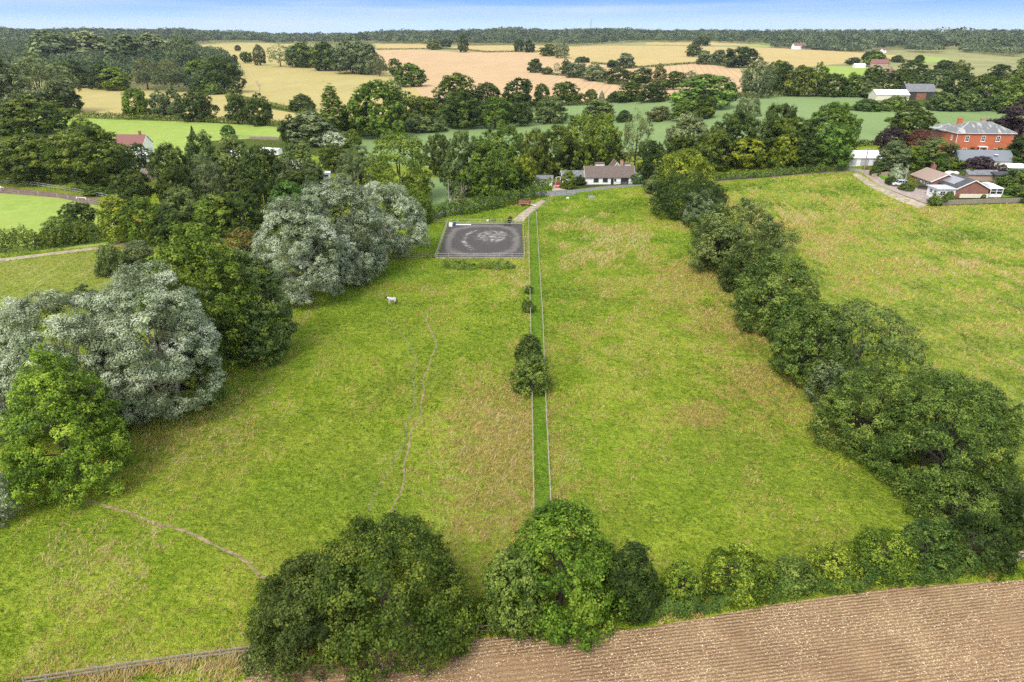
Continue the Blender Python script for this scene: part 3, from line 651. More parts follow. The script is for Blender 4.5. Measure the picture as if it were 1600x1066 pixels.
KINDS = {  # kind code -> (object name, category, prototype keys, leaf material, bark)
 'O': ('oak_tree', 'tree', ('round', 'round2', 'round3'), 'oak', BARK), 'D': ('dark_tree', 'tree', ('round', 'round2', 'round3'), 'dark', BARK),
 'A': ('broadleaf_tree', 'tree', ('egg', 'round2', 'round3'), 'green', BARK), 'G': ('broadleaf_tree', 'tree', ('egg', 'round3', 'willow'), 'grey', BARK),
 'Y': ('broadleaf_tree', 'tree', ('round2', 'egg', 'round3'), 'olive', BARK), 'L': ('broadleaf_tree', 'tree', ('round', 'egg', 'round2'), 'lime', BARK),
 'K': ('broadleaf_tree', 'tree', ('round2', 'round', 'egg'), 'bright', BARK),
 'W': ('willow_tree', 'tree', ('willow', 'willow2'), 'silver', BARKP), 'P': ('poplar_tree', 'tree', ('column',), 'green', BARK),
 'C': ('conifer_tree', 'tree', ('cone',), 'dark', BARK), 'Q': ('conifer_tree', 'tree', ('cone',), 'pale', BARK), 'N': ('broadleaf_tree', 'tree', ('sparse', 'egg'), 'brown', BARK),
 'R': ('copper_tree', 'tree', ('round2', 'egg'), 'red', BARK), 'V': ('copper_tree', 'tree', ('round', 'round2'), 'purple', BARK),
 'B': ('shrub', 'shrub', ('bush', 'bush2'), 'hedge', BARK), 'b': ('shrub', 'shrub', ('bush2', 'bush'), 'dark', BARK), 'h': ('shrub', 'shrub', ('bush', 'bush2'), 'haw', BARK),
 'y': ('shrub', 'shrub', ('bush2', 'bush'), 'olive', BARK), 's': ('shrub', 'shrub', ('bush2',), 'silver', BARK), 'v': ('shrub', 'shrub', ('bush2',), 'purple', BARK), 'r': ('shrub', 'shrub', ('bush2',), 'rust', BARK),
 'g': ('shrub', 'shrub', ('bush', 'bush2'), 'grey', BARK), 'n': ('shrub', 'shrub', ('bush2', 'bush'), 'brown', BARK), 'S': ('slender_tree', 'tree', ('sparse',), 'grey', BARK),
}
TREES = []
def tree(kind, x0, x1, yt, yb, label, group=None, cat=None, hero=None):
    nm, ct, keys, lm, bark = KINDS[kind]; trunked = kind in 'SN' or False
    p, a, h = solve_tree(x0, x1, yt, yb, trunked)
    D = math.hypot(p.x, p.y); lod = 'mid' if D < 330 else 'low' if D < 900 else 'far'
    root = empty(nm, p, 0); tag(root, label, cat or ct, group)
    if hero or D < 118:
        hero = hero or {}; shape = hero.get('shape', 'bush' if ct == 'shrub' else 'egg')
        h0 = hero.get('h0', 0.0 if ct == 'shrub' else .04)*h
        size = hero.get('leaf', .26)*(1 if D < 90 else 1.25); a *= (1.0 if ct == 'shrub' and not hero.get('wide') else 1.04); area = 2*math.pi*a*h*1.25
        n = int(min(120000, area/(size*size*.6)*hero.get('dens', 2.7)))
        pos, nor, tint, cc, rc = crown_points(shape, n, a, h0, h, hero.get('clump', .2)*.78, hero.get('sub', 16), hero.get('lobes', .09)*.8, .5, hero.get('up', .35), 0, .34)
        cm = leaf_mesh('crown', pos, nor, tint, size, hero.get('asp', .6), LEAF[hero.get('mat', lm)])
        link('crown', cm, root); tm = trunk_mesh('trunk', a, max(h0, .1*h), h, cc, min(.45, a*.055), bark, 12, multi=hero.get('multi', 1 if ct == 'tree' else 4)); link('trunk', tm, root)
    else:
        cm, tm, rad, h1 = proto(random.choice(keys), lod)
        rz = random.uniform(0, 6.28); s = a/rad
        c = link('crown', cm, root); t = link('trunk', tm, root)
        for o in (c, t): o.scale = (s, s, h/h1); o.rotation_euler = (0, 0, rz)
        c.material_slots[0].link = 'OBJECT'; c.material_slots[0].material = LEAF[lm]
        if bark is not BARK: t.material_slots[0].link = 'OBJECT'; t.material_slots[0].material = bark
    TREES.append((p, a, h)); return root
def dead_tree(x0, x1, yt, yb, label):
    p, a, h = solve_tree(x0, x1, yt, yb, True); rt = random.Random(int(x0)); mb = MB(); tw = MB()
    def br(b, d, ln, r, dep):
        m = b+d*ln*.5+Vector((rt.uniform(-.08, .08), rt.uniform(-.08, .08), 0))*ln; e = b+d*ln
        (mb if dep < 1 else tw).tube([b, m, e], [r, r*.75, r*.5], 6)
        if dep < 3:
            for k in range(3 if dep else 5):
                q = b.lerp(e, rt.uniform(.45, 1)) if k else e
                nd = (d+Vector((rt.uniform(-1, 1), rt.uniform(-1, 1), rt.uniform(-.1, .5)))*.75).normalized(); br(q, nd, ln*rt.uniform(.45, .62), r*.5, dep+1)
    br(Vector((0, 0, -.1)), Vector((0, 0, 1)), h*.5, max(.12, h*.022), 0)
    root = empty('dead_tree', p); tag(root, label, 'tree'); mb.build('trunk', DEADW, root); tw.build('branches', DEADW, root); return root
def hedge(name, pix, width, h, mat, label, size=.35, dens=2.2, cat='hedge', rough=.14, group=None, gaps=None):
    """a clipped or overgrown hedge along a line of pixels, one continuous leafy body"""
    Wp = [at(*p) for p in pix]; S = [0]
    for a_, b_ in zip(Wp[:-1], Wp[1:]): S.append(S[-1]+(b_-a_).length)
    Ln = S[-1]; n = int(min(90000, Ln*(width+2*h)/(size*size*.6)*dens)); o0 = Wp[0]
    s = RNG.random(n)*Ln; x = np.interp(s, S, [p.x for p in Wp]); y = np.interp(s, S, [p.y for p in Wp])
    x2 = np.interp(np.minimum(s+1, Ln), S, [p.x for p in Wp]); y2 = np.interp(np.minimum(s+1, Ln), S, [p.y for p in Wp])
    x1 = np.interp(np.maximum(s-1, 0), S, [p.x for p in Wp]); y1 = np.interp(np.maximum(s-1, 0), S, [p.y for p in Wp])
    dx, dy = x2-x1, y2-y1; ll = np.hypot(dx, dy)+1e-6; nx, ny = -dy/ll, dx/ll
    hv = h*(1+rough*np.sin(s*.55+1)+rough*.8*np.sin(s*1.3+2.2)+rough*.6*np.sin(s*2.9)); wv = width*(1+rough*.8*np.sin(s*.8+4)+rough*.5*np.sin(s*2.1))
    ang = RNG.uniform(-.08, math.pi+.08, n); e = .62; ca, sa = np.cos(ang), np.sin(ang)
    ox = np.sign(ca)*np.abs(ca)**e; oz = np.sign(sa)*np.abs(sa)**e; dp = 1-RNG.random(n)**2.2*.35; lump = 1+.07*np.sin(s*4.1+ang*3)+.05*np.sin(s*7.7-ang*5)
    px_ = ox*wv/2*dp*lump; pz = np.clip(oz, -.05, 1)*hv*dp*lump+.05
    X = x+nx*px_; Y = y+ny*px_; Z = height(X, Y)+pz
    nor = np.stack([nx*ca, ny*ca, sa*1.0+.25], 1)+rdir(n)*.55; nor /= np.linalg.norm(nor, axis=1)[:, None]
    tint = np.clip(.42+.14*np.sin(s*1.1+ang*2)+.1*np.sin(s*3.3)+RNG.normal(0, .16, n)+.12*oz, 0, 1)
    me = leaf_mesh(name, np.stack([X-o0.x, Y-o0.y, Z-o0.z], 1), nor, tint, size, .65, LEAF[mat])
    o = link(name, me); o.location = o0; tag(o, label, cat, group); return o
def woods(name, pts, spacing, mat, leafsize, per, hh=(13, 19), label=None, seed=1, kd='stuff', world=None, rmax=None, cat=None):
    """a far wood that reads as one mass: many low crowns in one object"""
    rg = np.random.default_rng(seed); poly = world or [(at(*p).x, at(*p).y) for p in pts]; pa = np.array(poly)
    gx, gy = np.meshgrid(np.arange(pa[:, 0].min(), pa[:, 0].max(), spacing), np.arange(pa[:, 1].min(), pa[:, 1].max(), spacing))
    q = np.stack([gx.ravel(), gy.ravel()], 1)+rg.uniform(-.48, .48, (gx.size, 2))*spacing
    q = q[inside(q, poly)]; n = len(q)
    if n == 0: return
    base = height(q[:, 0], q[:, 1]); H = rg.uniform(hh[0], hh[1], n)*(1+.14*np.sin(q[:, 0]/55+q[:, 1]/90)+.16*np.sin(q[:, 0]/143+1)*np.cos(q[:, 1]/120)+.14*np.sin(q[:, 0]/61+2))*rg.choice([1, 1, 1, 1.15, .8], n); rad = spacing*rg.uniform(.52, .78, n)
    d = rdir(n*per).reshape(n, per, 3); d[:, :, 2] = np.abs(d[:, :, 2])*1.0-.25; ln = .75+.25*rg.random((n, per, 1))
    ctr = np.stack([q[:, 0], q[:, 1], base+H*.5], 1); P = ctr[:, None, :]+d*ln*np.stack([rad, rad, H*.5], 1)[:, None, :]
    nor = d*.9+rg.normal(0, .35, d.shape)+np.array([0, 0, .3]); nor /= np.linalg.norm(nor, axis=2)[:, :, None]
    tint = np.clip(rg.normal(.45, .30, n)[:, None]+rg.normal(0, .10, (n, per)), 0, 1)
    me = leaf_mesh(name, P.reshape(-1, 3), nor.reshape(-1, 3), tint.ravel(), leafsize, .85, LEAF[mat])
    return tag(link(name, me), label, cat, kind=kd)
T = tree
# --- near trees
FO = dict(leaf=.27, clump=.19, sub=18, dens=2.6)
T('O', 468, 732, 808, 1026, 'largest dark oak at the edge of the ploughed field', hero=dict(shape='bush', mat='oak', leaf=.27, clump=.17, sub=18, dens=3.0, lobes=.10))
T('b', 388, 572, 866, 1042, 'dark holly-green bush at the left foot of the large front oak', hero=dict(shape='bush', leaf=.22, clump=.2, mat='dark', dens=3.))
T('B', 640, 762, 915, 1010, 'low bright-leaved bush at the right foot of the large front oak', hero=dict(shape='bush', leaf=.24, clump=.26, mat='green'))
T('B', 384, 470, 985, 1050, 'mid-green bush in the bottom corner of the front oak clump by the wooden fence', hero=dict(shape='bush', leaf=.24, clump=.26, mat='olive'))
T('K', 782, 972, 768, 980, 'bright green field maple at the end of the fenced grass strip', cat='tree', hero=dict(shape='cone2', h0=.0, leaf=.27, clump=.19, sub=18, dens=3.0, mat='maple', lobes=.1, up=.45))
T('B', 750, 862, 850, 996, 'deep green round bush on the left flank of the bright maple', hero=dict(shape='bush', leaf=.25, clump=.2, mat='hedge', dens=3.))
T('b', 940, 1030, 838, 968, 'narrow dark hawthorn on the right flank of the bright maple', hero=dict(shape='bush', leaf=.22, clump=.24, mat='dark'))
T('h', 1032, 1098, 872, 950, 'small yellow-tipped hawthorn, first right of the narrow dark one', hero=dict(leaf=.2, clump=.26))
T('h', 1102, 1206, 846, 938, 'yellow-tipped hawthorn, largest of the bushes along the ploughed field', hero=dict(leaf=.2, clump=.22))
T('h', 1200, 1276, 868, 926, 'low hawthorn with dark lower half between two taller yellow-tipped ones', hero=dict(leaf=.2, clump=.26, mat='hedge'))
T('h', 1262, 1342, 850, 916, 'green hawthorn bush right of the low dark-bottomed one', hero=dict(leaf=.2, clump=.26))
T('h', 1330, 1432, 824, 905, 'most yellow hawthorn, next to the sprawling bramble thicket', hero=dict(leaf=.21, clump=.24, mat='haw'))
T('b', 1408, 1500, 806, 895, 'dark bramble mound beside the most yellow hawthorn', hero=dict(leaf=.2, clump=.22, mat='hedge'))
T('b', 1478, 1586, 800, 890, 'sprawling grey-green bramble mound in the lower right field corner', hero=dict(leaf=.2, clump=.2, mat='dark'))
T('b', 1435, 1560, 735, 830, 'bramble thicket below the biggest sallow of the right hedgerow', hero=dict(leaf=.2, clump=.2, mat='hedge'))
T('y', 1528, 1600, 730, 800, 'straggly light green elder behind the bramble thicket', hero=dict(leaf=.24, clump=.26, mat='olive', dens=1.6))
T('b', 1572, 1700, 748, 870, 'bramble bush cut by the right edge of the photo', hero=dict(leaf=.22, clump=.22, mat='dark'))
hedge('bramble_hedge', [(1000, 962), (1060, 951), (1140, 938), (1230, 924), (1320, 912), (1420, 902), (1520, 892)], 2.2, 1.5, 'hedge', 'low bramble hedge joining the hawthorns along the ploughed field', .2, 2.2, rough=.3)
# right hedgerow, from near to far
T('B', 1376, 1584, 572, 775, 'biggest sallow of the right hedgerow, grey-green and rounded', hero=dict(leaf=.24, clump=.15, sub=18, mat='hedge', dens=2.8, lobes=.10))
T('B', 1290, 1440, 560, 716, 'rounded sallow touching the left side of the biggest one in the right hedgerow', hero=dict(leaf=.24, clump=.18, sub=18, mat='hedge', dens=2.8))
T('N', 1276, 1420, 466, 606, 'thin-leaved leaning tree with bare grey twigs in the right hedgerow', hero=dict(shape='egg', h0=.12, leaf=.25, clump=.2, sub=10, mat='olive', dens=1.25, lobes=.25))
T('B', 1214, 1330, 470, 602, 'dark shrub directly left of the thin-leaved leaning tree', hero=dict(leaf=.26, clump=.2, mat='hedge'))
T('n', 1262, 1330, 560, 640, 'sparse pale-twigged elder at the foot of the leaning hedgerow tree', hero=dict(leaf=.25, clump=.28, mat='grey', dens=1.3))
T('B', 1150, 1278, 393, 520, 'round hedgerow shrub with a small yellow ivy patch', hero=dict(leaf=.3, clump=.19, mat='hedge'))
T('B', 1128, 1212, 376, 462, 'round dark shrub just beyond the one with the yellow ivy patch', hero=dict(leaf=.32, clump=.22, mat='dark'))
T('O', 1088, 1216, 310, 432, 'tall broad thorn with an olive top halfway along the right hedgerow', hero=dict(shape='bush', leaf=.36, clump=.2, mat='olive', dens=2.6))
T('y', 1170, 1250, 345, 400, 'small airy elder leaning from the hedgerow over the hay meadow', hero=dict(leaf=.34, clump=.3, mat='olive', dens=1.0))
T('g', 1066, 1128, 298, 356, 'pale shrub with bare dead twigs between two dark thorns of the hedgerow')
T('D', 1022, 1128, 268, 342, 'very dark dome-shaped thorn near the cottage end of the hedgerow', hero=dict(shape='bush', leaf=.42, clump=.2, mat='dark', dens=2.7))
T('L', 1028, 1112, 232, 305, 'yellow-green topped tree behind the very dark thorn', hero=dict(shape='bush', leaf=.45, clump=.22, mat='lime', dens=2.3))
T('y', 1006, 1046, 268, 305, 'low olive shrub between the cottage garden and the hedgerow end')
T('B', 1095, 1132, 292, 318, 'small green bush at the hay meadow corner by the lane')
hedge('bramble_hedge', [(1074, 338), (1112, 392), (1152, 448), (1192, 505), (1254, 572), (1330, 680), (1392, 748), (1450, 790)], 4.2, 2.2, 'hedge', 'bramble undergrowth running under the whole right hedgerow', .3, 2.0, rough=.3)
T('B', 1204, 1272, 462, 548, 'dark rounded shrub between the ivy-patched shrub and the leaning tree', hero=dict(leaf=.28, clump=.2, mat='hedge'))
T('B', 1098, 1160, 345, 425, 'dense shrub in front of the tall olive-topped thorn', hero=dict(leaf=.34, clump=.2, mat='dark'))
T('y', 300, 378, 395, 470, 'light olive shrub top between the green ivy-clad tree and the olive one')
# left tree line
T('K', 2, 184, 534, 782, 'bright yellow-green ash at the left edge, nearest tree of the left line', hero=dict(shape='cone2', h0=.0, leaf=.28, clump=.2, sub=16, dens=2.8, mat='ash', up=.5, lobes=.2))
T('W', 5, 196, 440, 690, 'wide silver willow behind the bright yellow-green ash', hero=dict(shape='egg', h0=.03, leaf=.21, asp=.5, clump=.24, sub=18, dens=4.4, up=.6, lobes=.09))
T('W', 156, 324, 400, 668, 'tall silver willow with visible branches, second from the left edge', hero=dict(shape='egg', h0=.04, leaf=.21, asp=.5, clump=.23, sub=18, dens=4.0, up=.6, lobes=.10, multi=4))
T('W', -70, 42, 470, 700, 'silver willow cut by the left edge of the photo', hero=dict(shape='egg', h0=.03, leaf=.22, asp=.45, clump=.17, sub=16, dens=2.2, up=.5))
T('s', -60, 14, 718, 830, 'silver willow bush at the left edge below the bright ash', hero=dict(leaf=.25, asp=.4, clump=.22))
T('W', 186, 250, 600, 662, 'low silver willow regrowth at the foot of the tall silver willow', cat='shrub', hero=dict(shape='bush', leaf=.21, asp=.45, clump=.26, multi=3))
T('B', 240, 350, 560, 640, 'dark green shrub behind the trunk of the tall silver willow', hero=dict(leaf=.28, clump=.24, mat='hedge'))
T('A', 240, 372, 338, 600, 'green ivy-clad tree right of the tall silver willow', hero=dict(shape='egg', leaf=.34, clump=.19, mat='green', dens=2.6, lobes=.18))
T('Y', 320, 446, 385, 566, 'olive green tree filling the gap before the far silver willows', hero=dict(shape='bush', leaf=.34, clump=.2, mat='olive', dens=2.6))
T('B', 352, 446, 470, 572, 'dark green bush bulging from the left tree line onto the paddock', hero=dict(leaf=.3, clump=.22, mat='hedge'))
T('r', 350, 408, 352, 410, 'rusty brown dying shrub between green trees and the far silver willows', hero=dict(leaf=.34, clump=.28, mat='rust', dens=1.6))
T('W', 404, 536, 298, 478, 'nearest of the far silver willows, standing well forward', hero=dict(shape='egg', h0=.03, leaf=.26, asp=.5, clump=.22, sub=18, dens=4.2, up=.6, lobes=.16))
T('W', 466, 592, 264, 448, 'tallest silver willow, in the middle of the far willow group', hero=dict(shape='egg', h0=.03, leaf=.28, asp=.5, clump=.21, sub=18, dens=4.2, up=.6, lobes=.18))
T('W', 548, 656, 278, 408, 'rightmost silver willow, nearest to the riding arena', hero=dict(shape='egg', h0=.03, leaf=.28, asp=.5, clump=.22, sub=18, dens=4.2, up=.6, lobes=.16))
T('W', 515, 600, 330, 440, 'low-crowned silver willow filling the front of the far willow group', hero=dict(shape='bush', leaf=.28, asp=.5, clump=.2, dens=2.3, mat='silver'))
T('A', 640, 674, 296, 352, 'small green tree between the rightmost silver willow and the lane hedge')
T('K', 425, 478, 278, 350, 'bright green tree showing above the nearest far silver willow')
# mid field
T('b', 803, 850, 518, 585, 'dark hawthorn growing over the fenced grass strip, far half of the clump', hero=dict(leaf=.26, clump=.26, mat='dark'))
T('b', 798, 862, 552, 618, 'wide dark bramble around the yellow-green bush in the fenced strip', hero=dict(leaf=.26, clump=.24, mat='hedge'))
T('h', 808, 848, 565, 610, 'yellow-green hawthorn in the middle of the fenced strip', hero=dict(leaf=.24, clump=.28, mat='haw'))
T('B', 815, 835, 466, 489, 'small loose bush on the left strip fence'); T('B', 819, 833, 446, 459, 'tiny loose bush on the left strip fence, beyond the larger one')
hedge('weed_bank', [(690, 417), (740, 418), (792, 418), (806, 417)], 3.4, .95, 'hedge', 'rank weeds and nettles banked along the near side of the riding arena', .36, 1.3, 'weeds', rough=.45)
# --- left middle distance
T('K', 155, 205, 300, 384, 'bright yellow-green maple right of the left paddock', hero=dict(shape='egg', leaf=.4, clump=.22, mat='lime', dens=2.4))
T('A', 198, 254, 302, 386, 'dark green maple touching the bright yellow-green one')
T('D', 240, 300, 322, 384, 'low dark tree right of the two maples')
T('D', 97, 146, 312, 366, 'small dark round tree alone at the corner of the left paddock')
T('Y', 252, 308, 288, 348, 'olive tree in the dark belt above the two maples')
T('A', 300, 370, 300, 372, 'dome-shaped green tree in front of the dark belt')
T('D', 236, 296, 218, 330, 'tall dark tree right of the white hidden buildings')
T('Y', 286, 345, 200, 300, 'broad olive oak topping the dark belt')
T('Y', 338, 392, 206, 300, 'broad olive oak, second in the dark belt')
T('G', 292, 350, 240, 322, 'half-bare grey-twigged tree in the middle of the dark belt')
T('n', 355, 384, 262, 300, 'rusty-topped small tree in the dark belt')
T('D', 350, 410, 290, 370, 'dark tree behind the rusty dying shrub')
T('D', 376, 442, 222, 330, 'tall dark tree left of the white caravans')
T('Y', 434, 500, 218, 290, 'wide olive oak over the white caravans')
T('G', 420, 460, 240, 305, 'greyish leaning tree among the white caravans')
T('D', 440, 505, 262, 310, 'low dark tree behind the tallest silver willow')
T('O', 0, 112, 204, 290, 'huge oak at the left edge above the paddock rails')
T('O', 84, 196, 190, 300, 'huge oak right of the one at the left edge')
T('O', -120, 10, 215, 288, 'oak cut by the left edge above the paddock rails')
T('B', 128, 172, 288, 306, 'bramble bush at the right end of the paddock rails')
T('A', 108, 158, 184, 232, 'small-crowned ash behind the two huge oaks')
T('C', 99, 107, 190, 204, 'tiny dark spruce on the bright pasture edge')
T('D', 175, 236, 262, 336, 'dark tree in front of the hidden brick house')
T('D', 172, 204, 222, 258, 'dark tree at the left end of the red-roofed house'); T('D', 196, 236, 221, 270, 'dark apple-shaped tree against the red-roofed house')
T('C', 296, 304, 195, 215, 'small grey conifer peeping over the olive oak')
T('K', 346, 366, 194, 214, 'little bright tree peeping above the olive oaks')
T('O', 5, 96, 148, 212, 'dark spreading oak left of the bright pasture')
T('G', 15, 106, 80, 180, 'tall grey-green poplar-like tree, largest at the left edge')
T('G', -30, 24, 76, 182, 'tall grey-green tree cut by the left edge')
T('D', 74, 118, 128, 178, 'dark tree at the right foot of the largest left-edge tree')
T('A', 0, 30, 176, 212, 'light green bush tree at the left edge above the huge oak')
hedge('field_hedge', [(100, 182), (180, 186), (300, 190), (420, 196), (450, 200)], 5, 3.2, 'oak', 'long dark hedge between the wheat and the bright pasture', .9, 1.6)
T('A', 190, 231, 134, 186, 'light green tree standing on the pasture hedge, leftmost')
T('G', 234, 262, 139, 186, 'pale green tree on the pasture hedge, left of a matching one')
T('G', 259, 285, 134, 187, 'slender pale tree on the pasture hedge beside a dark round one')
T('D', 281, 333, 138, 191, 'dark round tree on the pasture hedge right of two pale ones')
T('D', 353, 386, 140, 194, 'ivy-dark tree on the pasture hedge below the bare tree')
T('D', 382, 424, 146, 197, 'broad ivy-dark tree at the right end of the pasture hedge')
hedge('field_hedge', [(356, 150), (404, 162), (440, 170), (480, 176)], 4, 2.6, 'oak', 'dark hedge between the two wheat fields left of the tall poplar', .9, 1.5)
dead_tree(396, 414, 120, 150, 'bare dead tree standing in the wheat left of the tall poplar')
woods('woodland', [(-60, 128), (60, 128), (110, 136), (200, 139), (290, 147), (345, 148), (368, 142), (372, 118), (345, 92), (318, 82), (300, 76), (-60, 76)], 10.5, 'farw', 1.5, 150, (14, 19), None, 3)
for a in [('G', 50, 110, 46, 100, 'pale-topped poplar left of all others in the left wood'), ('G', 98, 166, 47, 98, 'broad pale-topped poplar, second in the left wood'), ('G', 165, 228, 53, 108, 'pale-topped tree in the middle of the left wood'),
          ('G', 206, 262, 51, 100, 'pale-topped tree beyond the brown conifers'), ('G', 262, 312, 54, 112, 'pale poplar nearest the wheat gap in the left wood'), ('N', 206, 246, 88, 140, 'brown thin conifer-like tree, left one of the brown pair'),
          ('N', 243, 286, 90, 143, 'brown thin conifer-like tree, right one of the brown pair'), ('A', 290, 334, 92, 138, 'rounded light green tree at the right front of the left wood'),
          ('D', 320, 373, 84, 146, 'dark oak at the right end of the left wood'), ('A', 296, 330, 118, 146, 'low green tree before the rounded light green one'), ('D', 90, 140, 92, 138, 'dark tree at the front left of the left wood'), ('D', 140, 182, 96, 140, 'second dark tree along the front of the left wood'),
          ('A', 158, 200, 104, 142, 'mid-green tree along the front of the left wood'), ('B', 318, 348, 128, 148, 'pale green bush at the right foot of the left wood')]: T(*a)
# --- far left centre
T('D', 366, 376, 70, 80, 'tiny dark round tree alone high in the left wheat'); T('O', 376, 394, 80, 99, 'spreading tree beside the tramlines in the left wheat'); T('D', 361, 371, 85, 98, 'narrow dark tree left of the spreading one in the wheat')
T('N', 396, 413, 68, 102, 'thin gappy tree at the left end of the central belt'); T('S', 420, 452, 68, 104, 'see-through slender tree beside the central belt')
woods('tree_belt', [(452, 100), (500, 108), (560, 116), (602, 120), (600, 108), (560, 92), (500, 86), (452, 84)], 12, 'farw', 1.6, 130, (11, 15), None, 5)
for a in [('O', 448, 492, 66, 106, 'dark tree at the left end of the central belt'), ('O', 486, 528, 64, 111, 'wide dark tree, second in the central belt'), ('G', 520, 578, 58, 116, 'tallest grey-green tree in the central belt'),
          ('G', 554, 592, 66, 117, 'grey-green tree right of the tallest in the central belt'), ('N', 578, 606, 84, 119, 'thin brown-tinged tree at the right end of the central belt'),
          ('O', 606, 629, 90, 120, 'narrow tree between the central belt and the round one'), ('A', 620, 664, 98, 136, 'round green tree alone at the corner of the orange field')]: T(*a)
T('b', 452, 492, 147, 174, 'dark ragged bush left of the tall poplar in the wheat edge'); T('O', 460, 506, 168, 208, 'dark round tree at the left foot of the tall poplar')
r_ = T('P', 501, 536, 123, 216, 'tall narrow poplar standing above the stream trees'); 
T('A', 546, 632, 119, 218, 'large fresh green lime tree right of the tall poplar')
T('O', 530, 566, 158, 212, 'dark tree between the tall poplar and the large lime tree'); T('S', 600, 628, 120, 165, 'thin grey willow behind the large lime tree')
T('O', 612, 658, 144, 198, 'dark tree right of the large lime tree'); T('Q', 641, 655, 165, 188, 'small whitish conifer beside the wide bushy hedge')
T('y', 628, 695, 178, 207, 'wide bushy olive hedge clump at the bean field corner')
T('D', 438, 472, 180, 226, 'dark bushy tree left of the grey-green dome'); T('G', 452, 520, 174, 230, 'large grey-green dome-shaped tree below the poplar'); T('s', 499, 545, 203, 232, 'round silver bush-like willow by the stream')
T('O', 500, 540, 222, 270, 'dark tree under the round silver willow')
T('A', 540, 562, 200, 232, 'small light tree right of the round silver willow'); T('G', 526, 588, 226, 300, 'pale grey-green tree behind the far silver willows')
T('L', 574, 672, 202, 318, 'big yellow-green poplar tree left of the bean field', hero=dict(shape='egg', leaf=.5, clump=.2, mat='green', dens=2.3, lobes=.2))
T('O', 640, 685, 148, 188, 'dark round tree in the bean field treeline, left end'); T('O', 680, 748, 112, 172, 'largest dark oak above the bean field, left'); T('O', 692, 752, 139, 202, 'oak with a rounded lighter crown below the largest dark one')
T('A', 748, 798, 148, 202, 'round yellow-green oak beside the oak with the lighter crown'); T('D', 742, 782, 126, 170, 'dark tree behind the round yellow-green oak'); T('D', 782, 836, 120, 176, 'dark oak touching the orange field, third of four')
T('D', 834, 860, 128, 168, 'narrower dark oak, fourth by the orange field'); T('O', 862, 910, 126, 164, 'dark solitary oak at the orange field edge'); T('O', 914, 933, 138, 160, 'small oak next to the pale conifer'); T('Q', 935, 946, 140, 158, 'pale slim conifer against the orange field')
T('b', 950, 975, 142, 160, 'ragged shrub right of the pale slim conifer'); T('O', 964, 1004, 127, 160, 'round oak on the upper bean field edge'); T('D', 1000, 1042, 128, 160, 'dark oak between the round one and the spreading bright oak')
T('K', 1052, 1146, 114, 172, 'spreading bright green oak, largest at the bean field'); T('D', 1128, 1152, 126, 158, 'small dark tree behind the spreading bright oak')
T('A', 1050, 1094, 154, 190, 'round green tree before the spreading bright oak'); T('O', 1084, 1120, 146, 186, 'dark round tree under the spreading bright oak'); T('n', 1012, 1048, 164, 190, 'brown-topped bush in the bean field strip')
T('b', 963, 988, 172, 191, 'small dark bush alone in the bean field strip'); T('D', 796, 834, 156, 198, 'dark bushy tree left of the golden oak'); T('Y', 838, 882, 147, 194, 'golden-topped round oak among dark bushes'); T('Y', 914, 958, 154, 186, 'light-topped tree left of the small dark bush')
hedge('field_hedge', [(560, 200), (700, 198), (800, 194), (900, 188), (960, 190)], 4, 2.6, 'dark', 'dark hedge along the middle of the bean fields', .9, 1.4)
# spur hedge in the orange fields
for a in [('D', 824, 848, 91, 114, 'dark round oak at the left tip of the orange field spur'), ('O', 846, 864, 104, 117, 'small bush tree right of the spur tip oak'), ('S', 865, 876, 97, 116, 'slim tree on the orange field spur'), ('D', 876, 894, 92, 117, 'dark small oak on the spur, right of the slim one'),
          ('G', 884, 918, 95, 122, 'greyish rounded tree on the spur'), ('G', 912, 948, 99, 127, 'second greyish rounded tree on the spur, longer crown'), ('D', 946, 984, 104, 131, 'dark oak in the middle of the spur'), ('O', 984, 1022, 105, 134, 'fine-topped oak on the spur'),
          ('N', 1020, 1042, 99, 134, 'gappy half-dead tree on the spur'), ('O', 1034, 1072, 110, 140, 'dark oak at the right end of the spur'), ('G', 1066, 1092, 110, 136, 'grey tree between the spur and the bright oak'),
          ('O', 845, 870, 68, 88, 'left of the two trees on the wheat edge below the mast wood'), ('G', 866, 889, 66, 91, 'right of the two trees on the wheat edge below the mast wood'), ('b', 898, 922, 88, 98, 'small bush on the hedge right of the wheat edge pair'),
          ('G', 964, 993, 82, 107, 'grey round tree alone between the wheat and orange fields'), ('b', 948, 968, 93, 106, 'dark bush beside the grey round tree'), ('D', 1071, 1096, 67, 89, 'dark oak with shadow alone in the far yellow wheat'),
          ('O', 1085, 1112, 55, 72, 'dark oak on the far lane above the yellow wheat'), ('G', 1089, 1114, 78, 101, 'greyish tree, left of the clump at the wheat corner'), ('G', 1110, 1136, 77, 101, 'greyish tree in the middle of the wheat corner clump'),
          ('D', 1132, 1180, 72, 106, 'large dark tree of the wheat corner clump'), ('G', 1160, 1208, 88, 154, 'tall grey-green willow at the right end of the orange field'), ('D', 803, 818, 60, 81, 'left dark tree of the pair on the far wheat hedge'), ('D', 819, 835, 62, 82, 'right dark tree of the pair on the far wheat hedge'),
          ('O', 667, 688, 62, 78, 'dark tree at the left of the far wheat strip'), ('D', 688, 706, 60, 74, 'second dark tree of the far wheat strip'), ('D', 716, 731, 52, 82, 'taller tree in front of the far wheat strip')]: T(*a)
hedge('field_hedge', [(848, 116), (900, 121), (950, 130), (1000, 137), (1040, 142)], 5, 2.6, 'dark', 'dark hedge bottom of the orange field spur', 1.2, 1.4)
hedge('field_hedge', [(925, 99), (1000, 106), (1060, 101), (1095, 99), (1150, 106)], 5, 2.2, 'dark', 'low hedge between yellow wheat and orange barley', 1.2, 1.4)
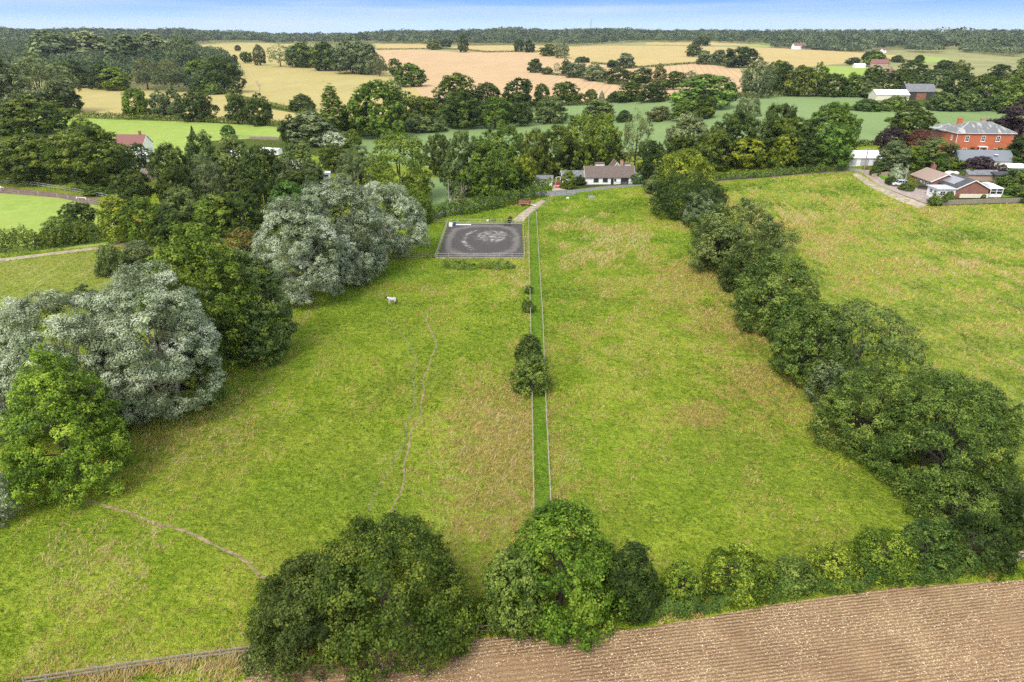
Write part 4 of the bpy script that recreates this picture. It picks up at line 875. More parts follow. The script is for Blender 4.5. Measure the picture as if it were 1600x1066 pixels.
hedge('field_hedge', [(588, 77.5), (680, 76.5), (760, 82), (860, 81)], 6, 2.4, 'dark', 'far low hedge above the orange barley', 1.6, 1.2)
hedge('field_hedge', [(600, 161), (680, 168), (800, 165), (960, 160), (1060, 156), (1190, 153)], 5, 3.0, 'dark', 'dark hedge between the orange field and the bean field', 1.0, 1.4)
# --- trees behind the cottage
for a in [('D', 664, 706, 205, 276, 'dark narrow-crowned tree against the bean field'), ('Y', 694, 752, 198, 308, 'olive-topped large tree left of centre behind the lane'), ('A', 724, 800, 212, 312, 'big sycamore with drooping boughs behind the lane hedge'),
          ('A', 752, 826, 190, 275, 'tall green tree behind the big sycamore'), ('L', 800, 836, 238, 300, 'lime-green small tree beside the telegraph pole'), ('D', 788, 828, 258, 304, 'dark bush tree before the lime-green one'), ('O', 816, 856, 196, 284, 'dark tree behind the bare pale trunk'),
          ('O', 842, 900, 188, 280, 'dark green tree above the red car'), ('A', 880, 940, 172, 274, 'tall tree with light top behind the cottage'), ('D', 868, 915, 218, 276, 'dark undergrowth tree left behind the cottage'), ('A', 918, 968, 170, 270, 'tall light-topped tree directly behind the cottage roof'),
          ('D', 938, 976, 214, 264, 'dark tree touching the cottage chimney side'), ('N', 968, 1020, 170, 272, 'brownish feathery willow right behind the cottage'), ('D', 996, 1040, 214, 280, 'dark tree right of the cottage lean-to'),
          ('G', 1044, 1104, 172, 258, 'grey-brown dome-shaped tree by the bean field'), ('O', 1044, 1090, 206, 262, 'olive-lit tree below the grey-brown dome'), ('O', 1086, 1144, 196, 270, 'dark green oak right of the grey-brown dome'), ('D', 1114, 1184, 166, 262, 'tall dark oak with a pointed top'),
          ('Y', 1164, 1206, 182, 256, 'mixed-green tree behind the yellow-green lane tree'), ('L', 1138, 1198, 210, 266, 'yellow-green tree with pale stems beside the lane'), ('D', 1186, 1250, 154, 250, 'large dark tree left of the walnut'), ('O', 1196, 1274, 176, 262, 'broad oak behind the ferny ash'),
          ('G', 1152, 1190, 143, 182, 'grey-topped tree peeping over the tall dark oak'), ('L', 1206, 1252, 205, 268, 'ferny light green ash on the lane verge'), ('A', 1268, 1338, 154, 244, 'round-topped oak above the bright lane tree'), ('K', 1272, 1338, 188, 265, 'brightest green tree beside the white marquee'), ('D', 1236, 1284, 210, 268, 'dark olive tree between the ferny ash and the brightest tree')]: T(*a)
dead_tree(822, 842, 206, 282, 'bare pale dead tree rising left of the cottage')
dead_tree(716, 728, 276, 312, 'bare whitened stump of branches behind the lane hedge')
T('g', 706, 728, 292, 322, 'small grey shrub at the foot of the bare whitened stump')
hedge('lane_hedge', [(640, 348), (690, 338), (750, 330), (800, 318), (822, 312), (846, 306)], 4.5, 3.6, 'hedge', 'long trimmed hedge along the lane behind the riding arena', .5, 2.2)
hedge('garden_hedge', [(818, 296), (840, 295), (860, 296)], 3.5, 3.6, 'hedge', 'tall clipped hedge left of the cottage drive', .5, 2.2)
hedge('garden_hedge', [(1100, 284), (1120, 281), (1180, 277), (1240, 271.5), (1300, 266.5), (1324, 265)], 3.2, 2.4, 'hedge', 'low dark hedge along the lane behind the hay meadow', .5, 2)
hedge('garden_hedge', [(1352, 252), (1372, 258), (1385, 266)], 3, 2.2, 'hedge', 'short hedge at the bungalow drive entrance', .5, 2)
hedge('paddock_hedge', [(-60, 396), (0, 393), (60, 388), (120, 381), (165, 374)], 6, 4.6, 'oak', 'thick hedge along the pale track below the left paddock', .45, 2.2)
T('B', 66, 132, 336, 382, 'taller bushy part of the paddock hedge under the dark round tree')
T('y', 150, 195, 380, 432, 'airy elder beside the pale track'); T('G', 196, 236, 372, 420, 'light green elder by the end of the pale track')
T('b', 108, 154, 446, 480, 'dark shrub showing behind the wide silver willow')
hedge('field_hedge', [(1120, 151), (1240, 149), (1340, 150), (1420, 160)], 5, 3, 'oak', 'hedge behind the upper bean field on the right', 1.0, 1.4)
hedge('field_hedge', [(1338, 228), (1400, 226), (1480, 226), (1480, 221)], 3, 2.0, 'dark', 'dark hedge at the foot of the bean field by the red-brick house', .7, 1.6)
# --- right middle and far
for a in [('O', 1196, 1234, 93, 128, 'dark tree at the top of the right wheat corner'), ('D', 1206, 1240, 96, 148, 'dark tree left in the row behind the upper beans'), ('O', 1228, 1272, 100, 151, 'broad oak in the row behind the upper beans'), ('A', 1262, 1296, 98, 150, 'tall light-topped tree in the row behind the upper beans'),
          ('O', 1284, 1322, 112, 152, 'round oak in the row behind the upper beans'), ('A', 1318, 1346, 113, 152, 'upright tree in the row behind the upper beans'), ('Y', 1342, 1376, 127, 153, 'yellowish low tree near the white shed'),
          ('D', 1323, 1346, 89, 102, 'round bush at the farmyard wheat edge'), ('D', 1348, 1382, 78, 100, 'dark tree behind the far farmyard'), ('A', 1352, 1386, 84, 104, 'light tree before the dark one at the far farmyard'),
          ('D', 1350, 1386, 102, 132, 'dark oak left of the pink-roofed far cottage'), ('D', 1386, 1434, 105, 145, 'large dark oak behind the black barn'), ('O', 1404, 1450, 92, 126, 'broad dark oak right of the far farmyard'), ('D', 1394, 1412, 86, 98, 'small dark tree in the far farmyard'),
          ('D', 1430, 1444, 85, 98, 'little dark tree on the rough field edge'), ('D', 1460, 1492, 92, 118, 'dark half of the two-tone oak in the rough field'), ('O', 1484, 1514, 94, 122, 'broad half of the two-tone oak in the rough field'), ('Y', 1440, 1486, 106, 138, 'olive oak right above the black barn'),
          ('D', 1478, 1522, 110, 152, 'large dark oak right of the black barn'), ('D', 1542, 1578, 99, 130, 'dark oak at the right end of the rough field'), ('O', 1514, 1560, 114, 164, 'oak behind the bare pale-stemmed tree'), ('A', 1556, 1604, 118, 168, 'green tree by the right edge above the beans'),
          ('Y', 1584, 1650, 80, 150, 'yellowish tree at the right edge, upper'), ('B', 1334, 1376, 154, 174, 'bushes at the left end of the bean field hedge'), ('B', 1374, 1420, 152, 174, 'round bushes before the white shed'), ('b', 1412, 1440, 158, 174, 'dark bushes before the black barn'),
          ('y', 1452, 1502, 141, 174, 'broad olive bush right before the black barn'), ('y', 1492, 1536, 140, 174, 'light olive bush in the bean field hedge'), ('B', 1528, 1580, 146, 174, 'green bush mound at the right end of the bean field hedge'), ('B', 1572, 1640, 140, 180, 'green bush mound cut by the right edge'),
          ('O', 1396, 1458, 167, 214, 'leaning dark oak alone in the bean field'), ('V', 1372, 1414, 196, 242, 'purple plum tree left of the copper one'), ('R', 1417, 1458, 199, 246, 'red-leaved copper tree right of the purple plum'), ('V', 1554, 1650, 152, 226, 'huge dark copper beech beside the red-brick house'),
          ('G', 1376, 1420, 216, 272, 'grey-green whitebeam by the drive'), ('Y', 1432, 1492, 212, 262, 'yellow-green rounded tree left of the red-brick house'), ('A', 1412, 1446, 224, 268, 'green tree between the whitebeam and the yellow-green rounded tree'),
          ('s', 1391, 1416, 256, 284, 'small silver-leaved shrub by the telegraph pole'), ('V', 1510, 1554, 242, 274, 'dark purple maple before the long grey roof'), ('v', 1546, 1582, 258, 280, 'reddish low shrub right of the purple maple'), ('D', 1576, 1640, 208, 266, 'dark garden tree at the right edge by the copper beech'),
          ('h', 1478, 1506, 246, 264, 'golden shrub at the left end of the long grey roof'), ('B', 1460, 1484, 240, 268, 'green shrub behind the bungalow roof'), ('h', 1534, 1580, 224, 242, 'light green shrubs under the red-brick house wall'), ('B', 1504, 1532, 230, 244, 'climbing shrub below the red-brick house porch'),
          ('B', 1566, 1640, 262, 306, 'large garden bush at the right edge'), ('h', 1568, 1600, 284, 304, 'bright garden shrub beside the small lawn'), ('B', 1406, 1428, 284, 298, 'rounded shrub in front of the white parked car'), ('b', 1384, 1402, 276, 289, 'dark shrub on the drive lawn'),
          ('B', 1452, 1478, 302, 322, 'shrub at the front corner of the white porch'), ('B', 1476, 1492, 298, 318, 'small shrub under the porch windows'), ('B', 1503, 1524, 262, 280, 'green shrub behind the bungalow flat roof'), ('B', 1590, 1640, 290, 318, 'dark round bush at the right edge of the garden fence'),
          ('B', 1361, 1376, 258, 275, 'clipped round bush beside the drive entrance'), ('A', 877, 900, 265, 296, 'round-headed tree in front of the cottage garage'), ('b', 896, 916, 274, 290, 'dark shrub at the left wall of the cottage'), ('K', 986, 1006, 270, 288, 'bright green bush at the right corner of the cottage')]: T(*a)
dead_tree(1536, 1556, 128, 166, 'bare pale-stemmed tree among the oaks on the right')
# --- distant woodland and hedgerows, too many to count
def pol(pts): return [(r_*math.sin(math.radians(a_)), r_*math.cos(math.radians(a_))) for a_, r_ in pts]
front = [(-300, 76), (0, 76), (300, 71), (318, 69.5), (400, 66.5), (470, 68), (540, 70), (600, 67.5), (700, 71), (850, 70), (884, 72), (1000, 66), (1110, 65.8), (1240, 73), (1340, 80), (1420, 78), (1500, 78), (1600, 82), (1900, 84)]
fw = [at(*p) for p in front]; back = []
for p in reversed(fw):
    r1 = math.hypot(p.x, p.y); k = 2750/r1 if r1 < 2700 else 1.05; back.append((p.x*k, p.y*k))
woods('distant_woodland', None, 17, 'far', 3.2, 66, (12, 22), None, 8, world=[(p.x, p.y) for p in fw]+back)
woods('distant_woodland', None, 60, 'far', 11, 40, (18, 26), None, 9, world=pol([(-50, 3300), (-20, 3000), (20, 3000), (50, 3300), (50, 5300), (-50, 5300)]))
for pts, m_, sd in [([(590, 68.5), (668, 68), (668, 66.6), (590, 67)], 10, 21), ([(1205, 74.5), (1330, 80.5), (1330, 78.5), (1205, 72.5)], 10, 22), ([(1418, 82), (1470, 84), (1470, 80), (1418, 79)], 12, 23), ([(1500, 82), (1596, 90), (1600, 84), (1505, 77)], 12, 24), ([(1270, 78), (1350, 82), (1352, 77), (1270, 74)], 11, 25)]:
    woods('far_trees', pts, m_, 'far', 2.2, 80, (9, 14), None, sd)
# ---------------------------------------------------------------- buildings
def face(px, py):
    p = at(px, py); return p
def window(parent, x, y, z, w_, h_, side='front', frame=None, fw=.09, bars=(1, 0), name='window'):
    """frame ring with mullions as one part, the glass behind it as its own sub-part; side gives the wall it sits in"""
    frame = frame or M['white']; mb = MB(); n = 1 if side in ('front', 'left') else 1
    def bx(u, v, du, dv, d, t): # u along the wall, v up
        c = {'front': (x+u, y-d, z+v), 'back': (x+u, y+d, z+v), 'left': (x-d, y+u, z+v), 'right': (x+d, y+u, z+v)}[side]
        s = (du, t, dv) if side in ('front', 'back') else (t, du, dv); return c, s
    for u, v, du, dv in ((-w_/2+fw/2, 0, fw, h_), (w_/2-fw/2, 0, fw, h_), (0, h_/2-fw/2, w_-2*fw, fw), (0, -h_/2+fw/2, w_-2*fw, fw)):
        mb.box(*bx(u, v, du, dv, .03, .1))
    for k in range(bars[0]): mb.box(*bx(-w_/2+(k+1)*w_/(bars[0]+1), 0, fw*.6, h_-2*fw, .025, .07))
    for k in range(bars[1]): mb.box(*bx(0, -h_/2+(k+1)*h_/(bars[1]+1), w_-2*fw, fw*.6, .02, .06))
    mb.box(*bx(0, -h_/2-.05, w_+.2, .1, .06, .2))
    f = mb.build(name, frame, parent); g_ = MB(); g_.box(*bx(0, 0, w_-2*fw+.01, h_-2*fw+.01, .008, .03)); g_.build('pane', M['glass'], f); return f
def door(parent, x, y, z0, w_, h_, side='front', mat=None):
    s = {'front': ((x, y-.03, z0+h_/2), (w_, .09, h_)), 'left': ((x-.03, y, z0+h_/2), (.09, w_, h_)), 'right': ((x+.03, y, z0+h_/2), (.09, w_, h_))}[side]
    d = MB().box(*s).build('door', mat or M['black'], parent); c = s[0]
    MB().box((c[0]+(w_*.36 if side == 'front' else (-.07 if side == 'left' else .07)), c[1]-(.07 if side == 'front' else -w_*.36), z0+1.0), (.05, .05, .14)).build('handle', M['metalgrey'], d); return d
def gable(parent, L_, W_, eave, ridge, wall, roof, x0=0, y0=0, axis='x', over=.35, th=.18, base=-.8, names=('wall', 'roof'), trim=None):
    """walls with gables and a slab roof; L_ along the ridge"""
    k = (ridge-eave)/(W_/2); wl = MB(); rf = MB(); prof = [(-W_/2, base), (W_/2, base), (W_/2, eave), (0, ridge), (-W_/2, eave)]
    o = W_/2+over; ez = eave-over*k
    rp = [(-o, ez+.02), (0, ridge+.02), (o, ez+.02), (o, ez+.02+th), (0, ridge+th+.06), (-o, ez+.02+th)]
    if axis == 'x':
        wl.prismx([(a+y0, b) for a, b in prof], x0-L_/2, x0+L_/2); rf.prismx([(a+y0, b) for a, b in rp], x0-L_/2-over, x0+L_/2+over)
    else:
        wl.prism([(a+x0, b) for a, b in prof], y0-L_/2, y0+L_/2); rf.prism([(a+x0, b) for a, b in rp], y0-L_/2-over, y0+L_/2+over)
    w_ = wl.build(names[0], wall, parent); r_ = rf.build(names[1], roof, parent)
    if trim:
        for e_ in (-1, 1):
            t = MB()
            for s_ in (-1, 1):
                q = (L_/2+over+.03)*e_
                if axis == 'x': t.beam((x0+q, y0+o*s_, ez+.1), (x0+q, y0, ridge+.13), .06, .26)
                else: t.beam((x0+o*s_, y0+q, ez+.1), (x0, y0+q, ridge+.13), .06, .26)
            t.build('bargeboard', trim, parent)
    return w_, r_
def chimney(parent, x, y, z0, z1, w_=.9, d=.7, mat=None, pots=2):
    c = MB().box((x, y, (z0+z1)/2), (w_, d, z1-z0)).box((x, y, z1+.08), (w_+.16, d+.16, .16)).build('chimney', mat or M['brick2'], parent)
    for k in range(pots):
        MB().lathe((x+(k-(pots-1)/2)*w_*.5, y, z1+.16), [(.15, 0), (.17, .08), (.12, .5), (.15, .55)], 10).build('chimney_pot', M['terra'], c)
def hip(parent, L_, W_, eave, ridge, roof, ridge_len, over=.45, x0=0, y0=0, trim=None):
    a, b = L_/2+over, W_/2+over; r = ridge_len/2; z = eave
    P = [(x0-a, y0-b, z), (x0+a, y0-b, z), (x0+a, y0+b, z), (x0-a, y0+b, z), (x0-r, y0, ridge), (x0+r, y0, ridge)]
    P2 = [(x, y, q-.2) for x, y, q in P[:4]]
    mb = MB(); mb.poly(P+P2, [(0, 1, 5, 4), (1, 2, 5), (2, 3, 4, 5), (3, 0, 4), (6, 7, 1, 0), (7, 8, 2, 1), (8, 9, 3, 2), (9, 6, 0, 3), (9, 8, 7, 6)])
    rf = mb.build('roof', roof, parent)
    if trim:
        t = MB()
        for i in range(4): t.beam(Vector(P[i])+Vector((0, 0, .05)), Vector(P[4 if i in (0, 3) else 5])+Vector((0, 0, .05)), .3, .12)
        t.beam(Vector(P[4])+Vector((0, 0, .06)), Vector(P[5])+Vector((0, 0, .06)), .3, .14); t.build('ridge_capping', trim, rf)
        gt = MB()
        for i in range(4): gt.beam(Vector(P[i])+Vector((0, 0, -.12)), Vector(P[(i+1) % 4])+Vector((0, 0, -.12)), .14, .16)
        gt.build('gutter', M['white'], parent)
    return rf
def bld(name, px, py, rz, label, cat='house', dz=0):
    p = at(px, py); r = empty(name, (p.x, p.y, p.z+dz), rz); tag(r, label, cat); return r, p

# cottage by the lane
r, p = bld('cottage', 953, 288, R(2), 'white rendered cottage with a long mossy brown roof beside the lane')
u = metres(1, p); Lc = 76*u
p_y = 3.8
gable(r, Lc, 7.6, 2.45, 5.5, M['white'], M['tile'], 0, p_y, 'x', trim=M['cream'])
gable(r, 6.5, 6.2, 2.45, 6.7, M['white'], M['tile'], 2.9, p_y+3.6, 'y', names=('rear_wing_wall', 'rear_wing_roof'), trim=M['cream'])
MB().box((-3.1+.3, p_y+3.1, 5.2), (3.0, 2.6, 1.6)).build('dormer', M['white'], r); MB().box((-2.8, p_y+3.1, 6.1), (3.3, 2.9, .22)).build('dormer_roof', M['tile'], r)
MB().box((7.0, p_y+3.1, 5.1), (2.0, 2.4, 1.5)).build('dormer', M['white'], r); MB().box((7.0, p_y+3.1, 5.95), (2.3, 2.7, .2)).build('dormer_roof', M['tilered'], r)
chimney(r, 4.9, p_y+2.6, 4.5, 6.7, 1.1, .8, M['brick3'])
for x, w_ in ((-4.9, 1.7), (-1.7, 1.7)): window(r, x, 0, 1.45, w_, 1.15, frame=M['black'], bars=(1, 0))
window(r, 1.75, 0, 1.5, .7, .8, frame=M['black'], bars=(0, 0)); door(r, .75, 0, 0, .95, 2.05)
MB().box((5.1, -.02, 1.05), (2.7, .12, 2.1)).build('garage_door', M['black'], r)
MB().prism([(Lc/2, -.5), (Lc/2+3.2, -.5), (Lc/2+3.2, 2.3), (Lc/2, 3.3)], p_y-1, p_y+3).build('lean_to', M['whitemetal'], r)
r, p = bld('garage', 895, 287, R(4), 'small white garage with a grey tiled roof left of the cottage', 'garage')
gable(r, 7.2, 5.0, 2.3, 3.9, M['white'], M['slate'], 0, 2.6, 'x', trim=M['white']); door(r, -3.62, 2.4, 0, 2.3, 2.1, 'left')
window(r, 1.0, .1, 1.4, .9, .8, frame=M['white'])
q = at(872, 287); fr = MB(); fr.beam((-.8, 0, 0), (-.8, 0, 2.3), .14).beam((.8, 0, 0), (.8, 0, 2.3), .14).beam((-.8, 0, 2.3), (.8, 0, 2.3), .14)
tag(fr.build('gate_arch', M['white'], loc=(q.x, q.y, q.z), rz=.3), 'white timber gate arch at the end of the cottage drive', 'arch')
r, p = bld('shed', 848, 290, R(-5), 'low grey-roofed shed behind the clipped garden hedge', 'shed'); gable(r, 6.5, 4, 2.2, 3.0, M['white'], M['slate'], 0, 2)
# Georgian red-brick house
r, p = bld('brick_house', 1532, 243, R(-3), 'orange-red brick two-storey house with a streaky hipped slate roof')
u = metres(1, p); Lh = 86*u; Hh = 33*u; W_ = 10.5
MB().box((0, W_/2, Hh/2-.5), (Lh, W_, Hh+1)).build('wall', M['brick'], r)
hip(r, Lh, W_, Hh+.2, Hh+.2+13.2*u, M['slatestreak'], Lh*.40, trim=M['lead'], y0=W_/2)
MB().box((-Lh*.32, W_+3, Hh/2-.6), (Lh*.36, 6.5, Hh-.2)).build('rear_wing_wall', M['brick2'], r)
hip(r, Lh*.36, 10, Hh+.05, Hh+2.2, M['slatestreak'], 1.0, x0=-Lh*.36, y0=W_+1.5)
chimney(r, -Lh*.29, W_*.75, Hh+1, Hh+4.0, 1.4, 1.1, M['brick'], 3); chimney(r, Lh*.12, W_*.75, Hh+1, Hh+3.9, 1.6, 1.1, M['brick3'], 3)
for x in (-Lh*.31, -Lh*.03, Lh*.23): window(r, x, 0, Hh-1.75, 1.35, 1.9, bars=(1, 1), fw=.13)
for x in (-Lh*.31, Lh*.23): window(r, x, 0, 1.5, 1.35, 2.0, bars=(1, 1), fw=.13)
window(r, -Lh/2, 3, Hh-1.75, 1.1, 1.7, 'left', bars=(1, 1), fw=.13)
door(r, -Lh*.02, 0, 0, 1.2, 2.3, mat=M['white']); MB().box((-Lh*.02, -.75, 3.1), (3.0, 1.5, .22)).beam((-Lh*.02-1.3, -1.4, 0), (-Lh*.02-1.3, -1.4, 3), .16).beam((-Lh*.02+1.3, -1.4, 0), (-Lh*.02+1.3, -1.4, 3), .16).build('porch', M['white'], r)
MB().beam((-Lh/2+.1, -.1, 0), (-Lh/2+.1, -.1, Hh), .12).build('drainpipe', M['white'], r)
# long outbuilding with blue-grey slates in front
r, p = bld('outbuilding', 1538, 263, R(-4), 'long low outbuilding with a blue-grey slate roof before the red-brick house', 'outbuilding')
u = metres(1, p); gable(r, 80*u, 6.2, 2.5, 5.2, M['cream'], M['slateblue'], 0, 3.1); 
rl = MB(); rl.box((3.2, 1.1, 4.25), (1.1, .9, .14)); rl.build('rooflight', M['white'], r); window(r, -4.8, 0, 1.5, 1.2, 1.0); window(r, 4.0, 0, 1.5, 1.0, 1.0)
door(r, 2.3, 0, 0, 1.0, 2.0); MB().box((6.2, -.03, 1.15), (3.2, .1, 2.2)).build('garage_door', M['cream'], r)
# brick bungalow in two gabled ranges with porch and conservatory
r, p = bld('bungalow', 1462, 305, R(0), 'brick bungalow with pinkish tiled roof, white porch and grey rear roofs')
u = metres(1, p); ang = R(-38)
def rel(px, py):
    q = at(px, py); return Vector((q.x-p.x, q.y-p.y, 0))
c1, c2, c3, c4 = rel(1453, 293), rel(1492, 309), rel(1463, 314), rel(1547, 309)
Wl, Ll = 9.2, 11.0; lx, ly = c1.x+Wl/2, c1.y+Ll/2
gable(r, Ll, Wl, 2.6, 4.7, M['brick2'], M['tilepink'], lx, ly, 'y', names=('left_wing_wall', 'left_wing_roof'), trim=M['white'])
for k in (-3.9, -1.9, 1.4, 3.6): window(r, lx-Wl/2, ly+k, 1.45, 1.2, 1.3, 'left', bars=(1, 0))
door(r, lx-Wl/2, ly-.2, 0, 1.0, 2.1, 'left', M['white']); chimney(r, lx+1.2, ly+Ll/2-.8, 4.0, 5.7, 1.3, .9, M['brick2'], 1)
Wr = 9.4; Lr = 11.0; gx, gy = c2.x+Wr/2, c2.y+Lr/2
gable(r, Lr, Wr, 2.4, 4.7, M['brick2'], M['dkslate'], gx, gy, 'y', names=('right_wing_wall', 'right_wing_roof'), trim=M['white'])
k_ = (4.7-2.4)/(Wr/2); sp = MB(); q_ = [(gx+a_, gy+b_, 4.7+a_*k_+.33) for a_, b_ in ((-3.9, -2.2), (-1.0, -2.2), (-1.0, 3.8), (-3.9, 3.8))]
sp.poly(q_+[(a_, b_, c_-.1) for a_, b_, c_ in q_], [(0, 1, 2, 3), (7, 6, 5, 4), (0, 4, 5, 1), (1, 5, 6, 2), (2, 6, 7, 3), (3, 7, 4, 0)]); sp.build('solar_panels', M['panel'], r)
MB().box((gx, c2.y-1.2, .55), (Wr-1, .3, 1.1)).build('retaining_wall', M['cream'], r)
pw_, pd_ = 5.0, 5.6; MB().box((c3.x+pw_/2, c3.y+pd_/2, 1.2), (pw_, pd_, 2.9)).build('porch', M['white'], r)
MB().box((c3.x+pw_/2-.1, c3.y+pd_/2, 2.78), (pw_+.8, pd_+.8, .22)).build('porch_roof', M['lead'], r)
for x in (1.3, 3.5): window(r, c3.x+x, c3.y, 1.6, 1.6, 1.2, bars=(1, 1))
for y in (1.4, 3.6): window(r, c3.x, c3.y+y, 1.6, 1.4, 1.2, 'left', bars=(1, 1))
cx0, cy0, cw, cd = c4.x, c4.y+.5, 3.6, 6.0; cs = MB(); cs.box((cx0+cw/2, cy0+cd/2, .3), (cw, cd, .9))
for x in (0, cw/2, cw):
    for y in (0, cd): cs.box((cx0+x, cy0+y, 1.5), (.16, .16, 1.6))
for y in (2, 4): cs.box((cx0+cw, cy0+y, 1.5), (.14, .14, 1.6))
cs.box((cx0+cw/2, cy0, 2.3), (cw, .16, .16)).box((cx0+cw, cy0+cd/2, 2.3), (.16, cd, .16)).box((cx0+cw/2, cy0, 1.6), (cw, .1, .1)); c_ = cs.build('conservatory', M['white'], r)
MB().box((cx0+cw/2, cy0+cd/2, 1.5), (cw-.2, cd-.2, 1.5)).build('pane', M['glass'], c_)
MB().poly([(cx0-.2, cy0-.2, 2.4), (cx0+cw+.2, cy0-.2, 2.4), (cx0+cw+.2, cy0+cd+.2, 2.4), (cx0-.2, cy0+cd+.2, 2.4), (cx0-.2, cy0+1.6, 3.4), (cx0+cw*.45, cy0+2, 3.4), (cx0+cw*.45, cy0+cd-1.5, 3.4), (cx0-.2, cy0+cd-1.5, 3.4)], [(0, 1, 5, 4), (1, 2, 6, 5), (2, 3, 7, 6), (3, 2, 1, 0), (0, 4, 7, 3), (4, 5, 6, 7)]).build('conservatory_roof', M['whitemetal'], c_)
fx = rel(1480, 287); MB().box((fx.x+2.4, fx.y+2.5, 1.25), (5.2, 5, 2.5)).build('flat_extension', M['brick2'], r); MB().box((fx.x+2.4, fx.y+2.5, 2.6), (6.0, 5.6, .2)).build('flat_extension_roof', M['whitemetal'], r)
# marquee, tents, barns
r, p = bld('marquee', 1350, 259, R(-4), 'white marquee with an open framed side behind the lane trees', 'marquee'); u = metres(1, p)
gable(r, 46*u, 8, 2.6, 4.3, M['whitemetal'], M['white'], 0, 4, 'x')
for x in (-4, 0, 4): MB().box((x, -.02, 1.2), (2.6, .06, 2.2)).build('side_panel', M['lead'], r)
r, p = bld('barn', 1438, 156, R(-6), 'large black weatherboarded barn with a grey roof', 'barn'); u = metres(1, p)
gable(r, 42*u, 13, 12*u, 22*u, M['barnwood'], M['slate'], 0, 6.5); MB().box((0, -.06, 2), (6, .1, 4)).build('barn_door', M['rust'], r)
r, p = bld('farm_shed', 1394, 157, R(-3), 'low white-roofed farm shed left of the black barn', 'shed'); u = metres(1, p)
gable(r, 50*u, 12, 3.4, 6.0, M['cream'], M['whitemetal'], 0, 6)
def small_house(name, px, py, wpx, wall, roof, label, rz=0, cat='house', W_=8, e=2.8, rg=5.6, nwin=2, chim=1):
    r, p = bld(name, px, py, rz, label, cat); u = metres(1, p); L_ = wpx*u
    gable(r, L_, W_, e, rg, wall, roof, 0, W_/2, trim=M['white'] if p.y < 400 else None)
    for k in range(nwin): window(r, (-.5+(k+.5)/nwin)*L_*.8, 0, e*.6, 1.3, 1.2, fw=.12)
    if chim: chimney(r, L_*.3, W_/2, rg-.6, rg+1.4, .9, .7, M['brick2'], 1)
    return r
small_house('far_farmhouse', 1250, 77, 20, M['white'], M['tilered'], 'white farmhouse with red roof beyond the yellow wheat', R(8), W_=12, e=7, rg=12, nwin=3)
small_house('farmhouse', 1374, 105, 24, M['brick3'], M['tilered'], 'pinkish far farmhouse among the farmyard trees', R(-15), W_=9, e=4.5, rg=8.5)
small_house('farm_cottage', 1392, 117, 14, M['cream'], M['tilered'], 'small far cottage with a pink roof between dark oaks', R(20), W_=7)
small_house('white_farm_shed', 1344, 106, 16, M['whitemetal'], M['whitemetal'], 'long white farm shed at the wheat edge of the farmyard', R(-4), 'shed', 8, 3.2, 4.6, 0, 0)
small_house('far_white_house', 1382, 83, 6, M['white'], M['tilered'], 'tiny white house in the trees above the farmyard', R(10), W_=8, e=5, rg=8, nwin=1)
small_house('glasshouse', 1285, 77.5, 26, M['glass'], M['lead'], 'long pale glasshouse right of the far white farmhouse', R(3), 'glasshouse', 14, 3.5, 5.5, 0, 0)
small_house('red_roofed_house', 203, 238, 46, M['white'], M['tilered'], 'half-hidden white house with an old red tiled roof below the bright pasture', R(-3), W_=8, e=3.4, rg=6.9, nwin=3)
small_house('white_barn', 222, 262, 32, M['whitemetal'], M['whitemetal'], 'white-sheeted barn glimpsed between the left oaks', R(12), 'barn', 9, 3.6, 5.2, 0, 0)
small_house('grey_outhouse', 236, 254, 16, M['cream'], M['slate'], 'grey-roofed outhouse behind the white-sheeted barn', R(-20), 'outbuilding', 6, 2.6, 4.4, 1, 0)
small_house('brick_stable', 229, 282, 14, M['brick3'], M['tilepink'], 'little brick stable below the white-sheeted barn', R(5), 'stable', 5, 2.4, 3.6, 1, 0)
def caravan(px, py, rz, label):
    p = at(px, py); r = empty('static_caravan', p, rz); tag(r, label, 'caravan', 'caravans hidden in the trees')
    MB().box((0, 1.6, 1.5), (9, 3.1, 2.3)).build('body', M['whitemetal'], r, bevel=.12); MB().prismx([(-.1, 2.66), (3.3, 2.66), (1.6, 3.05)], -4.6, 4.6).build('roof', M['whitemetal'], r)
    for x in (-3, 0, 3): window(r, x, .05, 1.7, 1.6, .9, fw=.08, bars=(0, 0))
    for x in (-3, 3): MB().box((x, 1.6, .2), (.3, 2.6, .45)).build('support', M['rubber'], r)
for a in ((378, 247, .2, 'leftmost white caravan glimpsed in the dark tree belt'), (421, 243, -.3, 'white caravan behind the dark tree at the belt centre'), (452, 262, .15, 'white caravan clearest seen through the olive oak'), (470, 266, -.1, 'white caravan right of the clearest seen one'), (497, 283, .3, 'lowest white caravan behind the tallest silver willow')): caravan(*a)
